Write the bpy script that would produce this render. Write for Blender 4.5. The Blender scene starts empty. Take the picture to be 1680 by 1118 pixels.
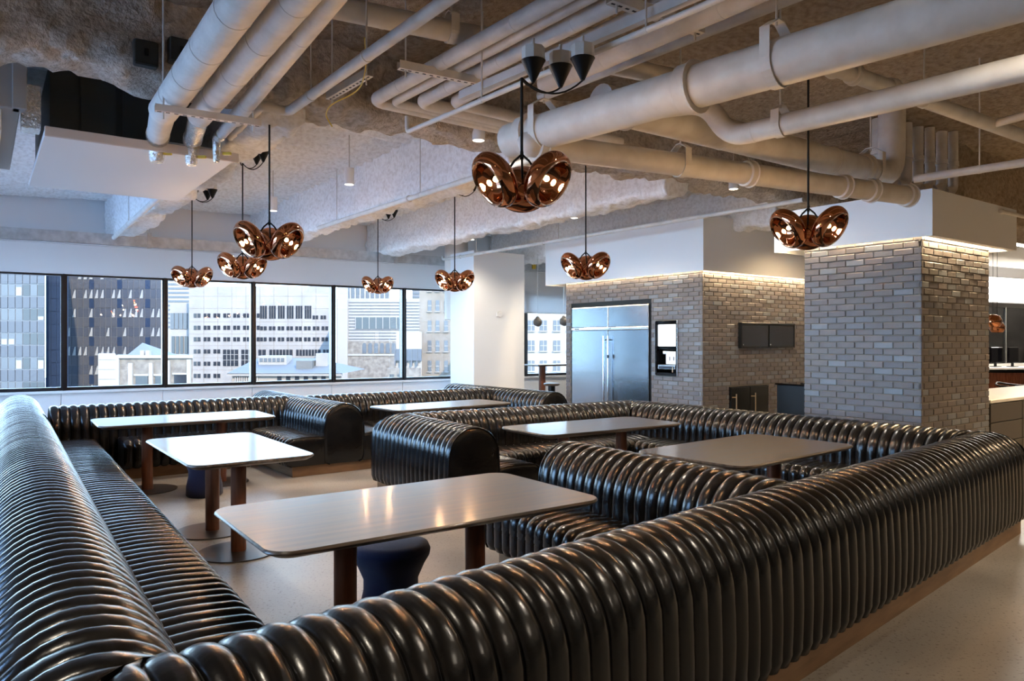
import bpy, math, random
import numpy as np
from mathutils import Vector, Matrix

random.seed(7)
RNG = np.random.default_rng(11)
scene = bpy.context.scene
COL = scene.collection
R = math.radians

# ------------------------------------------------------------------ camera
F_PX, CAM_H, HOR = 1200.0, 1.57, 559.0
cam_d = bpy.data.cameras.new('camera')
cam_d.sensor_width = 36.0
cam_d.lens = F_PX / 1680.0 * 36.0
cam_d.clip_end = 2000
cam = bpy.data.objects.new('camera', cam_d)
cam.location = (0, 0, CAM_H)
cam.rotation_euler = (R(90), 0, 0)
COL.objects.link(cam)
scene.camera = cam

# ------------------------------------------------------------------ world, sun, exposure
world = bpy.data.worlds.new('sky')
scene.world = world
world.use_nodes = True
wn = world.node_tree.nodes
wl = world.node_tree.links
wn.clear()
# clear pale-blue sky: whiter at the horizon, bluer overhead, the same all the way round
tcw = wn.new('ShaderNodeTexCoord')
sep = wn.new('ShaderNodeSeparateXYZ')
ramp = wn.new('ShaderNodeValToRGB')
ramp.color_ramp.elements[0].position, ramp.color_ramp.elements[1].position = 0.0, 0.75
ramp.color_ramp.elements[0].color = (.44, .70, 1.0, 1)
ramp.color_ramp.elements[1].color = (.20, .43, 1.0, 1)
bg = wn.new('ShaderNodeBackground')
bg.inputs['Strength'].default_value = 12.5
wo = wn.new('ShaderNodeOutputWorld')
wl.new(tcw.outputs['Generated'], sep.inputs[0])
wl.new(sep.outputs['Z'], ramp.inputs[0])
wl.new(ramp.outputs[0], bg.inputs[0])
wl.new(bg.outputs[0], wo.inputs[0])

sun_d = bpy.data.lights.new('sun', 'SUN')
sun_d.energy = 9.5
sun_d.color = (1.0, 0.90, 0.76)
sun_d.angle = R(0.6)
sun = bpy.data.objects.new('sun', sun_d)
COL.objects.link(sun)
# light travels away from the camera side, a little to the left, downwards
sun.rotation_euler = Vector((-0.42, 0.78, -0.50)).to_track_quat('-Z', 'Y').to_euler()

vs = scene.view_settings
vs.view_transform = 'Standard'
vs.look = 'None'
vs.exposure = 0.95
vs.gamma = 1.0
vs.use_curve_mapping = False

# ------------------------------------------------------------------ frames and picking helpers
PHI = R(54.0)                       # bearing of the building's u axis
SU, CU = math.sin(PHI), math.cos(PHI)
RZ_B = math.pi / 2 - PHI            # rotation that turns local x into u, local y into v


def B(u, v, z=0.0):
    return Vector((SU * u - CU * v, CU * u + SU * v, z))


def uv(p):
    return (SU * p[0] + CU * p[1], -CU * p[0] + SU * p[1])


def at_z(x, y, z):                  # point of height z seen at a photo pixel
    d = F_PX * (z - CAM_H) / (HOR - y)
    return Vector(((x - 840) / F_PX * d, d, z))


def at_d(x, y, d):
    return Vector(((x - 840) / F_PX * d, d, CAM_H + (HOR - y) / F_PX * d))


def on_u(x, y, u):
    a = (x - 840) / F_PX
    d = u / (SU * a + CU)
    return at_d(x, y, d)


def on_v(x, y, v):
    a = (x - 840) / F_PX
    d = v / (-CU * a + SU)
    return at_d(x, y, d)


def v_wall(u):                      # the window wall is turned slightly against the grid
    return 14.16 - 0.0652 * u


# ------------------------------------------------------------------ mesh builder
class MB:
    def __init__(s):
        s.v, s.f = [], []

    def add(s, verts, faces, M=None):
        o = len(s.v)
        s.v += [tuple(M @ Vector(p)) for p in verts] if M is not None else [tuple(p) for p in verts]
        s.f += [tuple(i + o for i in f) for f in faces]
        return s

    def box(s, x0, x1, y0, y1, z0, z1, M=None):
        vs_ = [(x0, y0, z0), (x1, y0, z0), (x1, y1, z0), (x0, y1, z0),
               (x0, y0, z1), (x1, y0, z1), (x1, y1, z1), (x0, y1, z1)]
        fs = [(0, 3, 2, 1), (4, 5, 6, 7), (0, 1, 5, 4), (1, 2, 6, 5), (2, 3, 7, 6), (3, 0, 4, 7)]
        return s.add(vs_, fs, M)

    def bbox(s, x0, x1, y0, y1, z0, z1, b=0.01, M=None):
        """box with chamfered edges all round"""
        b = min(b, (x1 - x0) * .45, (y1 - y0) * .45, (z1 - z0) * .45)
        rings = []
        for z, i in ((z0, b), (z0 + b, 0), (z1 - b, 0), (z1, b)):
            c = b
            a0, a1, c0, c1 = x0 + i, x1 - i, y0 + i, y1 - i
            rings.append([(a0 + c, c0, z), (a1 - c, c0, z), (a1, c0 + c, z), (a1, c1 - c, z),
                          (a1 - c, c1, z), (a0 + c, c1, z), (a0, c1 - c, z), (a0, c0 + c, z)])
        vs_ = [p for r in rings for p in r]
        fs = [tuple(range(7, -1, -1)), tuple(range(24, 32))]
        for k in range(3):
            for i in range(8):
                j = (i + 1) % 8
                fs.append((k * 8 + i, k * 8 + j, k * 8 + 8 + j, k * 8 + 8 + i))
        return s.add(vs_, fs, M)

    def tube(s, pts, r, seg=12, cap=True, M=None):
        pts = [Vector(p) for p in pts]
        n = len(pts)
        rr = r if isinstance(r, (list, tuple)) else [r] * n
        vs_, fs = [], []
        t0 = (pts[1] - pts[0]).normalized()
        ref = Vector((0, 0, 1)) if abs(t0.z) < .9 else Vector((1, 0, 0))
        nrm = (ref - t0 * ref.dot(t0)).normalized()
        for i in range(n):
            if i == 0:
                t = t0
            elif i == n - 1:
                t = (pts[i] - pts[i - 1]).normalized()
            else:
                t = ((pts[i + 1] - pts[i]).normalized() + (pts[i] - pts[i - 1]).normalized())
                t = t.normalized() if t.length > 1e-6 else (pts[i + 1] - pts[i]).normalized()
            nrm = (nrm - t * nrm.dot(t))
            nrm = nrm.normalized() if nrm.length > 1e-6 else t.orthogonal().normalized()
            bn = t.cross(nrm)
            for k in range(seg):
                a = 2 * math.pi * k / seg
                vs_.append(pts[i] + (nrm * math.cos(a) + bn * math.sin(a)) * rr[i])
        for i in range(n - 1):
            for k in range(seg):
                j = (k + 1) % seg
                fs.append((i * seg + k, i * seg + j, (i + 1) * seg + j, (i + 1) * seg + k))
        if cap:
            fs.append(tuple(range(seg - 1, -1, -1)))
            fs.append(tuple((n - 1) * seg + k for k in range(seg)))
        return s.add(vs_, fs, M)

    def lathe(s, prof, seg=24, M=None):
        """prof: (radius, z) pairs, closed at both ends where radius is 0"""
        vs_, fs = [], []
        idx = []
        for (r, z) in prof:
            if r < 1e-6:
                idx.append([len(vs_)])
                vs_.append((0, 0, z))
            else:
                idx.append(list(range(len(vs_), len(vs_) + seg)))
                vs_ += [(r * math.cos(2 * math.pi * k / seg), r * math.sin(2 * math.pi * k / seg), z) for k in range(seg)]
        for a, b in zip(idx, idx[1:]):
            for k in range(seg):
                j = (k + 1) % seg
                if len(a) == 1 and len(b) == 1:
                    continue
                if len(a) == 1:
                    fs.append((a[0], b[k], b[j]))
                elif len(b) == 1:
                    fs.append((a[k], b[0], a[j]))
                else:
                    fs.append((a[k], b[k], b[j], a[j]))
        return s.add(vs_, fs, M)

    def prism(s, poly, z0, z1, M=None):
        n = len(poly)
        vs_ = [(p[0], p[1], z0) for p in poly] + [(p[0], p[1], z1) for p in poly]
        fs = [tuple(range(n - 1, -1, -1)), tuple(range(n, 2 * n))]
        fs += [(i, (i + 1) % n, n + (i + 1) % n, n + i) for i in range(n)]
        return s.add(vs_, fs, M)

    def mesh(s, name, mat=None, smooth=None):
        me = bpy.data.meshes.new(name)
        me.from_pydata(s.v, [], s.f)
        if mat is not None:
            me.materials.append(mat)
        if smooth:
            me.polygons.foreach_set('use_smooth', [True] * len(me.polygons))
            if smooth < 179:
                me.set_sharp_from_angle(angle=R(smooth))
        me.update()
        return me

    def build(s, name, mat=None, parent=None, smooth=None):
        return link(name, s.mesh(name, mat, smooth), parent)


def link(name, data, parent=None, loc=None, rz=None):
    o = bpy.data.objects.new(name, data)
    COL.objects.link(o)
    if parent is not None:
        o.parent = parent
    if loc is not None:
        o.location = loc
    if rz is not None:
        o.rotation_euler = (0, 0, rz)
    return o


def tag(o, label=None, cat=None, group=None, kind=None):
    if label:
        o['label'] = label
    if cat:
        o['category'] = cat
    if group:
        o['group'] = group
    if kind:
        o['kind'] = kind
    return o


def thing(name, label, cat, loc=(0, 0, 0), rz=0.0, group=None):
    o = link(name, None, None, loc, rz)
    o.empty_display_size = .1
    return tag(o, label, cat, group)


MB_B = Matrix.Rotation(RZ_B, 4, 'Z')      # building frame -> world


def struct(name, mb, mat, smooth=None, label=None):
    return tag(mb.build(name, mat, None, smooth), label, None, None, 'structure')


# ------------------------------------------------------------------ materials
def new_mat(name, col, rough=.5, metal=0.0, **kw):
    m = bpy.data.materials.new(name)
    m.use_nodes = True
    b = m.node_tree.nodes['Principled BSDF']
    b.inputs['Base Color'].default_value = (*col, 1)
    b.inputs['Roughness'].default_value = rough
    b.inputs['Metallic'].default_value = metal
    for k, v in kw.items():
        b.inputs[k].default_value = v
    return m


def nodes_of(m):
    return m.node_tree.nodes, m.node_tree.links, m.node_tree.nodes['Principled BSDF']


def noise_col(m, c1, c2, scale=5, detail=4, stretch=(1, 1, 1), lo=.35, hi=.65, rough=None, coords='Object'):
    n, l, b = nodes_of(m)
    tc = n.new('ShaderNodeTexCoord')
    mp = n.new('ShaderNodeMapping')
    mp.inputs['Scale'].default_value = stretch
    tx = n.new('ShaderNodeTexNoise')
    tx.inputs['Scale'].default_value = scale
    tx.inputs['Detail'].default_value = detail
    rp = n.new('ShaderNodeValToRGB')
    rp.color_ramp.elements[0].position = lo
    rp.color_ramp.elements[1].position = hi
    rp.color_ramp.elements[0].color = (*c1, 1)
    rp.color_ramp.elements[1].color = (*c2, 1)
    l.new(tc.outputs[coords], mp.inputs[0])
    l.new(mp.outputs[0], tx.inputs['Vector'])
    l.new(tx.outputs['Fac'], rp.inputs[0])
    l.new(rp.outputs[0], b.inputs['Base Color'])
    if rough:
        mr = n.new('ShaderNodeMapRange')
        mr.inputs['To Min'].default_value, mr.inputs['To Max'].default_value = rough
        l.new(tx.outputs['Fac'], mr.inputs[0])
        l.new(mr.outputs[0], b.inputs['Roughness'])
    return tx, rp


def bump(m, scale=60, strength=.3, dist=.01, detail=4, coords='Object', kind='noise', stretch=(1, 1, 1)):
    n, l, b = nodes_of(m)
    tc = n.new('ShaderNodeTexCoord')
    mp = n.new('ShaderNodeMapping')
    mp.inputs['Scale'].default_value = stretch
    l.new(tc.outputs[coords], mp.inputs[0])
    if kind == 'noise':
        t = n.new('ShaderNodeTexNoise')
        t.inputs['Detail'].default_value = detail
        out = t.outputs['Fac']
    else:
        t = n.new('ShaderNodeTexVoronoi')
        out = t.outputs['Distance']
    t.inputs['Scale'].default_value = scale
    l.new(mp.outputs[0], t.inputs['Vector'])
    bp = n.new('ShaderNodeBump')
    bp.inputs['Strength'].default_value = strength
    bp.inputs['Distance'].default_value = dist
    l.new(out, bp.inputs['Height'])
    l.new(bp.outputs[0], b.inputs['Normal'])
    return bp


def emit_mat(name, col, strength):
    m = bpy.data.materials.new(name)
    m.use_nodes = True
    n = m.node_tree.nodes
    b = n['Principled BSDF']
    b.inputs['Base Color'].default_value = (*col, 1)
    b.inputs['Emission Color'].default_value = (*col, 1)
    b.inputs['Emission Strength'].default_value = strength
    return m


def glass_mat(name, tint=(.93, .96, .97), refl=.09):
    m = bpy.data.materials.new(name)
    m.use_nodes = True
    n, l = m.node_tree.nodes, m.node_tree.links
    n.clear()
    tr = n.new('ShaderNodeBsdfTransparent')
    tr.inputs[0].default_value = (*tint, 1)
    gl = n.new('ShaderNodeBsdfGlossy')
    gl.inputs['Roughness'].default_value = 0.0
    fr = n.new('ShaderNodeFresnel')
    fr.inputs[0].default_value = 1.45
    mx = n.new('ShaderNodeMixShader')
    out = n.new('ShaderNodeOutputMaterial')
    l.new(fr.outputs[0], mx.inputs[0])
    l.new(tr.outputs[0], mx.inputs[1])
    l.new(gl.outputs[0], mx.inputs[2])
    l.new(mx.outputs[0], out.inputs[0])
    return m


M = {}
M['leather'] = new_mat('black_leather', (.006, .006, .007), .24, 0, **{'Specular IOR Level': .45})
noise_col(M['leather'], (.004, .004, .0045), (.016, .014, .012), 4.5, 7, (1, 1, 1), .45, .75, (.15, .33))
bump(M['leather'], 30, .14, .008, 5)
M['leather_core'] = new_mat('seam_leather', (.006, .006, .006), .6)
M['plinth'] = new_mat('brown_plinth', (.20, .105, .045), .45)
noise_col(M['plinth'], (.15, .075, .03), (.24, .13, .06), 3, 4, (1, 1, 6))
M['table'] = new_mat('dark_oak', (.06, .045, .035), .3, 0, **{'Specular IOR Level': .3, 'Coat Weight': .22, 'Coat Roughness': .13})
noise_col(M['table'], (.022, .014, .009), (.115, .083, .058), 3.2, 8, (.55, 8, 8), .36, .66, (.22, .5))
bump(M['table'], 5, .06, .004, 6, stretch=(1, 40, 40))
M['leg'] = new_mat('red_brown_wood', (.14, .045, .022), .3, 0, **{'Coat Weight': .3})
noise_col(M['leg'], (.085, .026, .012), (.19, .065, .03), 4, 6, (10, 10, 1), .3, .7)
M['base_disc'] = new_mat('brown_metal_disc', (.10, .08, .07), .35, .7)
M['pouf'] = new_mat('navy_wool', (.008, .014, .05), .95, 0, **{'Sheen Weight': .15})
bump(M['pouf'], 220, .5, .004, 3)
M['copper'] = new_mat('copper_glass', (.60, .255, .13), .04, 1.0)
M['copper_rim'] = new_mat('bright_rim', (.95, .82, .72), .12, 1.0)
M['black'] = new_mat('black_metal', (.006, .007, .008), .4, 0, **{'Specular IOR Level': .25})
M['black_gloss'] = new_mat('black_gloss', (.003, .003, .004), .05, 0, **{'Specular IOR Level': .35})
M['cord'] = new_mat('black_cord', (.006, .006, .006), .7)
M['bulb'] = emit_mat('warm_bulb', (1.0, .56, .22), 14)
M['white'] = new_mat('white_paint', (.80, .81, .82), .65)
bump(M['white'], 180, .05, .002, 2)
M['warm_white'] = new_mat('warm_white_paint', (.78, .74, .68), .7)
bump(M['warm_white'], 180, .05, .002, 2)
M['warm_grey'] = new_mat('warm_grey_paint', (.26, .24, .215), .7)
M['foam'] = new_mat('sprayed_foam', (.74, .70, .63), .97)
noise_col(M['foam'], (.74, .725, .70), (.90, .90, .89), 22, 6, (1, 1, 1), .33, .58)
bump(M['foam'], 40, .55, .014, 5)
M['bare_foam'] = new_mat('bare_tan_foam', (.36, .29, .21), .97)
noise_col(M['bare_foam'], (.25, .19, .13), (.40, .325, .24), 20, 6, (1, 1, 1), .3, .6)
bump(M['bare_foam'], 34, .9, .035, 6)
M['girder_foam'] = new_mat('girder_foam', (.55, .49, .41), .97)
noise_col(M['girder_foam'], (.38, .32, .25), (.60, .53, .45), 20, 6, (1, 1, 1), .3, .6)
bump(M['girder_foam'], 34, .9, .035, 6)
M['pipe'] = new_mat('painted_pipe', (.66, .62, .57), .5)
noise_col(M['pipe'], (.60, .56, .51), (.70, .67, .62), 7, 5, (1, 1, 1))
bump(M['pipe'], 120, .10, .003, 3)
M['wrap'] = new_mat('wrapped_pipe', (.70, .66, .61), .6)
noise_col(M['wrap'], (.62, .58, .53), (.76, .72, .67), 6, 6)
bump(M['wrap'], 22, .45, .012, 6)
M['foil'] = new_mat('foil_tape', (.75, .72, .68), .25, 1.0)
bump(M['foil'], 45, .9, .02, 5)
M['galv'] = new_mat('galvanised_steel', (.5, .52, .53), .32, .9)
noise_col(M['galv'], (.46, .48, .49), (.68, .70, .71), 9, 5, (1, 1, 1), .3, .7, (.22, .45))
M['duct'] = new_mat('grey_duct', (.36, .345, .32), .55, .2)
M['dark_unit'] = new_mat('dark_sheet_metal', (.035, .04, .036), .5, .2)
M['panel'] = new_mat('unit_panel', (.72, .72, .70), .6)
M['panel_edge'] = new_mat('unit_panel_edge', (.52, .45, .39), .7)
M['frame'] = new_mat('window_frame_black', (.010, .010, .012), .35)
M['glass'] = glass_mat('clear_glass')
M['solar_glass'] = glass_mat('solar_control_glass', (.80, .765, .71))
M['concrete'] = new_mat('polished_concrete', (.36, .33, .29), .3, 0, **{'Specular IOR Level': .45})
tx, rp = noise_col(M['concrete'], (.25, .225, .195), (.42, .385, .34), 1.1, 10, (1, 1, 1), .3, .7, (.22, .5))
n_, l_, b_ = nodes_of(M['concrete'])
t2 = n_.new('ShaderNodeTexNoise')
t2.inputs['Scale'].default_value = 55
t2.inputs['Detail'].default_value = 3
tc_ = n_.new('ShaderNodeTexCoord')
l_.new(tc_.outputs['Object'], t2.inputs['Vector'])
r2 = n_.new('ShaderNodeValToRGB')
r2.color_ramp.elements[0].position, r2.color_ramp.elements[1].position = .30, .42
r2.color_ramp.elements[0].color = (.45, .42, .38, 1)
r2.color_ramp.elements[1].color = (1, 1, 1, 1)
l_.new(t2.outputs['Fac'], r2.inputs[0])
mxc = n_.new('ShaderNodeMix')
mxc.data_type = 'RGBA'
mxc.blend_type = 'MULTIPLY'
mxc.inputs[0].default_value = 1
l_.new(rp.outputs[0], mxc.inputs[6])
l_.new(r2.outputs[0], mxc.inputs[7])
l_.new(mxc.outputs[2], b_.inputs['Base Color'])
M['mortar'] = new_mat('mortar', (.17, .15, .125), .95)
bump(M['mortar'], 90, .4, .004)
BR = []
for i, (c1, c2) in enumerate([((0.099, 0.088, 0.090), (0.132, 0.120, 0.121)), ((0.116, 0.101, 0.103), (0.148, 0.133, 0.134)),
                              ((0.132, 0.144, 0.165), (0.172, 0.186, 0.212)), ((0.091, 0.085, 0.094), (0.123, 0.115, 0.125)),
                              ((0.114, 0.115, 0.128), (0.143, 0.144, 0.162))]):
    m = new_mat('brick_clay_%d' % i, c1, .55)
    noise_col(m, c1, c2, 9, 6, (1, 1, 1), .3, .7, (.42, .7))
    bump(m, 70, .35, .004, 5)
    BR.append(m)
M['steel'] = new_mat('brushed_steel', (.40, .46, .53), .2, 1.0)
M['steel_bright'] = new_mat('bright_steel', (.80, .81, .82), .2, 1.0)
M['screen_white'] = emit_mat('lit_white_panel', (.95, .95, .97), .75)
M['brass'] = new_mat('brass', (.62, .44, .25), .3, 1.0)
M['plastic_white'] = new_mat('white_plastic', (.8, .8, .8), .35)
M['led'] = emit_mat('led_strip', (1.0, .80, .50), 14)
M['lens'] = emit_mat('downlight_lens', (1.0, .90, .76), 8)
M['red_wood'] = new_mat('rosewood', (.16, .05, .025), .25, 0, **{'Coat Weight': .4})
noise_col(M['red_wood'], (.09, .022, .010), (.24, .075, .035), 5, 6, (14, 14, 1), .3, .7)
M['stone_top'] = new_mat('white_stone', (.72, .70, .66), .3)
M['drawer'] = new_mat('grey_drawer', (.075, .068, .062), .5)
M['curtain'] = new_mat('dark_curtain', (.02, .03, .04), .9)
M['yellow'] = new_mat('yellow_valve', (.60, .42, .04), .4)
M['street'] = new_mat('street', (.16, .16, .16), .9)
M['blind'] = new_mat('roller_blind', (.82, .83, .84), .8)
n_, l_, b_ = nodes_of(M['blind'])
tl = n_.new('ShaderNodeBsdfTranslucent')
tl.inputs[0].default_value = (.8, .8, .8, 1)
mxs = n_.new('ShaderNodeMixShader')
mxs.inputs[0].default_value = .5
l_.new(b_.outputs[0], mxs.inputs[1])
l_.new(tl.outputs[0], mxs.inputs[2])
l_.new(mxs.outputs[0], n_['Material Output'].inputs[0])
M['b_bluegrey'] = new_mat('curtain_wall_frame', (0.093, 0.096, 0.105), .5)
M['b_dark'] = new_mat('dark_tower', (.030, .034, .044), .4)
M['b_navy'] = new_mat('navy_spandrel', (0.011, 0.019, 0.038), .35)
M['b_pane'] = new_mat('tower_pane', (0.015, 0.017, 0.021), .15)
M['b_pane2'] = new_mat('tower_pane_pale', (0.046, 0.050, 0.057), .25)
M['b_spandrel'] = new_mat('grey_spandrel', (0.037, 0.039, 0.046), .4)
M['b_white'] = new_mat('pale_stone_facade', (0.167, 0.155, 0.146), .9)
noise_col(M['b_white'], (0.149, 0.140, 0.130), (0.180, 0.171, 0.161), .15, 4)
M['b_beige'] = new_mat('beige_brick_facade', (0.118, 0.102, 0.084), .9)
noise_col(M['b_beige'], (0.102, 0.087, 0.069), (0.130, 0.112, 0.092), .5, 5)
M['b_cream'] = new_mat('cream_facade', (0.167, 0.149, 0.130), .9)
M['b_brick'] = new_mat('grey_brick_facade', (0.105, 0.093, 0.079), .9)
noise_col(M['b_brick'], (0.074, 0.063, 0.053), (0.130, 0.115, 0.096), 1.2, 6)
M['b_roof'] = new_mat('grey_metal_roof', (.070, .070, .067), .8)
M['b_shade'] = new_mat('window_blind_pale', (0.161, 0.164, 0.161), .8)
M['b_trim'] = new_mat('stone_trim', (0.174, 0.164, 0.152), .9)


# ------------------------------------------------------------------ numpy noise
def vnoise(x, y, seed):
    rs = np.random.default_rng(seed)
    T = rs.random((64, 64))
    xi, yi = np.floor(x).astype(int), np.floor(y).astype(int)
    fx, fy = x - xi, y - yi
    fx, fy = fx * fx * (3 - 2 * fx), fy * fy * (3 - 2 * fy)
    a, b = T[xi % 64, yi % 64], T[(xi + 1) % 64, yi % 64]
    c, d = T[xi % 64, (yi + 1) % 64], T[(xi + 1) % 64, (yi + 1) % 64]
    return a + (b - a) * fx + (c - a) * fy + (a - b - c + d) * fx * fy - .5


def grid_obj(name, X, Y, Z, mat, parent=None, flip=False):
    """smooth mesh from 2-D coordinate arrays"""
    h, w = X.shape
    co = np.stack([X, Y, Z], -1).reshape(-1, 3)
    i = np.arange(h * w).reshape(h, w)
    q = np.stack([i[:-1, :-1], i[:-1, 1:], i[1:, 1:], i[1:, :-1]], -1).reshape(-1, 4)
    if flip:
        q = q[:, ::-1]
    me = bpy.data.meshes.new(name)
    me.vertices.add(len(co))
    me.vertices.foreach_set('co', co.astype(np.float32).ravel())
    me.loops.add(q.size)
    me.loops.foreach_set('vertex_index', q.astype(np.int32).ravel())
    me.polygons.add(len(q))
    me.polygons.foreach_set('loop_start', np.arange(0, q.size, 4, dtype=np.int32))
    me.polygons.foreach_set('use_smooth', np.ones(len(q), dtype=bool))
    me.update()
    me.validate()
    me.materials.append(mat)
    return link(name, me, parent)


# ================================================================== SETTING
U0, U1, V0 = -2.9, 21.0, -7.0        # extent of the floor in the building frame
V1a, V1b = v_wall(U0), v_wall(U1)
DECK = 3.93

mb = MB()
mb.prism([(U0 - .3, V0 - .3), (U1 + .3, V0 - .3), (U1 + .3, V1b + .25), (U0 - .3, V1a + .25)], -.35, 0, MB_B)
struct('floor', mb, M['concrete'])
mb = MB()
mb.prism([(U0 - .3, V0 - .3), (U1 + .3, V0 - .3), (U1 + .3, V1b + .25), (U0 - .3, V1a + .25)], DECK + .16, DECK + .5, MB_B)
struct('ceiling', mb, M['foam'])

# sprayed deck seen from below: ridges along u on the far side, along v on the near right
su = np.arange(U0, 14.5, .05)
sv = np.concatenate([np.arange(-1.5, 5.6, .05), np.arange(5.6, 14.3, .028)])
UU, VV = np.meshgrid(su, sv)
VV = np.minimum(VV, v_wall(UU))
wob = vnoise(UU * 2.2, VV * 2.2, 3) * .07
ridge = 1.0 - 2.0 * np.abs(np.sin(np.pi * (VV + wob) / .28))
ridge2 = np.sin(2 * np.pi * (UU + wob) / .42)
near = 1 / (1 + np.exp((VV - 5.6) * 8))
rz_ = .040 * ridge * (1 - near) + .022 * ridge2 * near
nz = .022 * vnoise(UU * 7, VV * 8, 5) + .012 * vnoise(UU * 14, VV * 16, 6) + .03 * vnoise(UU * 1.5, VV * 1.5, 7)
ZZ = DECK + rz_ + nz
XX, YY = SU * UU - CU * VV, CU * UU + SU * VV
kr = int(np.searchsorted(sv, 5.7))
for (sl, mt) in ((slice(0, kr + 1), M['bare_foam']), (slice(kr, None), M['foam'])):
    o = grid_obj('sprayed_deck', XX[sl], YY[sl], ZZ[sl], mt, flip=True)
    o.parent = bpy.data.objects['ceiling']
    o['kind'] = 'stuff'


def foam_beam(name, p0, p1, width, z0, z1, label, amp=.06, mat=None):
    """foam-coated beam from p0 to p1 (plan points of its left lower edge), width to the right"""
    p0, p1 = Vector((p0[0], p0[1])), Vector((p1[0], p1[1]))
    L = (p1 - p0).length
    d = (p1 - p0) / L
    n = Vector((d.y, -d.x))
    h = z1 - z0
    prof = []
    r = .07
    for t in np.linspace(0, 1, 9):
        prof.append((0, z1 - t * (h - r), -1, 0))
    for a in np.linspace(15, 75, 4):
        prof.append((r - r * math.cos(R(a)), z0 + r - r * math.sin(R(a)), -math.cos(R(a)), -math.sin(R(a))))
    for t in np.linspace(0, 1, max(4, int(width / .06))):
        prof.append((r + t * (width - 2 * r), z0, 0, -1))
    for a in np.linspace(75, 15, 4):
        prof.append((width - r + r * math.cos(R(a)), z0 + r - r * math.sin(R(a)), math.cos(R(a)), -math.sin(R(a))))
    for t in np.linspace(0, 1, 9):
        prof.append((width, z0 + r + t * (h - r), 1, 0))
    pr = np.array(prof)
    s = np.arange(0, L + .05, .05)
    S, K = np.meshgrid(s, np.arange(len(pr)))
    arc = np.concatenate([[0], np.cumsum(np.hypot(*np.diff(pr[:, :2], axis=0).T))])
    A = arc[K]
    seed = sum(map(ord, name)) % 1000
    dis = amp * (vnoise(S * 6, A * 6, seed) + vnoise(S * 13, A * 13, seed + 1)) + .06 * vnoise(S * 1.5, A * 1.5, seed + 2)
    a_ = pr[K, 0] + pr[K, 2] * dis
    z_ = pr[K, 1] + pr[K, 3] * dis
    X = p0.x + d.x * S + n.x * a_
    Y = p0.y + d.y * S + n.y * a_
    cx_, cz_ = width / 2, (z0 + z1) / 2
    caps = []
    for col, s_e in ((0, 0.0), (-1, L)):
        ax = (X[:, col:col + 1] if col == 0 else X[:, -1:])
        ay = (Y[:, col:col + 1] if col == 0 else Y[:, -1:])
        az = (z_[:, col:col + 1] if col == 0 else z_[:, -1:])
        mx_, my_ = p0.x + d.x * s_e + n.x * cx_, p0.y + d.y * s_e + n.y * cx_
        caps.append((np.full_like(ax, mx_), np.full_like(ay, my_), np.full_like(az, cz_)))
    X = np.hstack([caps[0][0], X, caps[1][0]])
    Y = np.hstack([caps[0][1], Y, caps[1][1]])
    z_ = np.hstack([caps[0][2], z_, caps[1][2]])
    o = grid_obj(name, X, Y, z_, mat or M['foam'])
    return tag(o, label, None, None, 'structure')


def beam_v(name, u, v0, v1, width, z0, label, amp=.06, mat=None):
    # width measured to the right of travel; travel is -v, right of it is -u -> start from the far edge
    a, b = B(u + width, v1), B(u + width, v0)
    return foam_beam(name, a, b, width, z0, DECK + .1, label, amp, mat)


BZ = 3.25
beam_v('trim_1', 1.72, 5.7, v_wall(1.7), .34, BZ, 'foam coated ceiling beam behind the white unit panel')
beam_v('trim_2', 4.10, 5.7, v_wall(4.1), .34, BZ, 'foam coated ceiling beam beside the bright cylinder downlight')
beam_v('trim_3', 6.32, 5.7, v_wall(6.3), .36, BZ, 'foam coated ceiling beam above the middle booth')
beam_v('trim_4', 9.25, 6.3, v_wall(9.2), .50, BZ, 'foam coated ceiling beam meeting the fridge bulkhead')
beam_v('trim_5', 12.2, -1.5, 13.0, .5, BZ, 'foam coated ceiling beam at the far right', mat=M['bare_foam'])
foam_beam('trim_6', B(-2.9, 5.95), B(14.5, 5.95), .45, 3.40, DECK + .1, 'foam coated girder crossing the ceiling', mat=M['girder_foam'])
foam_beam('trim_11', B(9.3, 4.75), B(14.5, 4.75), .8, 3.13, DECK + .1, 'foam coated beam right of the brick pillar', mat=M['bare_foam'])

# ---------------- window wall
WD = Vector((math.sin(R(57.7)), math.cos(R(57.7)), 0))
WP = Vector((-7.38, 12.05, 0))        # foot of a mullion
WM = Matrix.Translation(WP) @ Matrix.Rotation(math.pi / 2 - R(57.7), 4, 'Z')   # local x along wall, y outwards
SILL, HEAD = .74, 2.67
mull = [-4.56, -3.04, -1.52, 0, 1.52, 3.03, 4.57, 6.09, 7.62, 9.14, 10.66, 12.2]
mb = MB()
mb.box(-4.7, 24, .02, .30, HEAD, DECK + .2, WM)
struct('wall_window', mb, M['white'])
mb = MB()
mb.box(-4.7, 24, .06, .30, 0, SILL - .03, WM)
struct('wall_below_window', mb, M['white'])
mb = MB()
mb.box(-4.7, 24, -.06, .08, SILL - .035, SILL, WM)
struct('trim_7', mb, M['white'], label='white window sill running along the facade')
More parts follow.
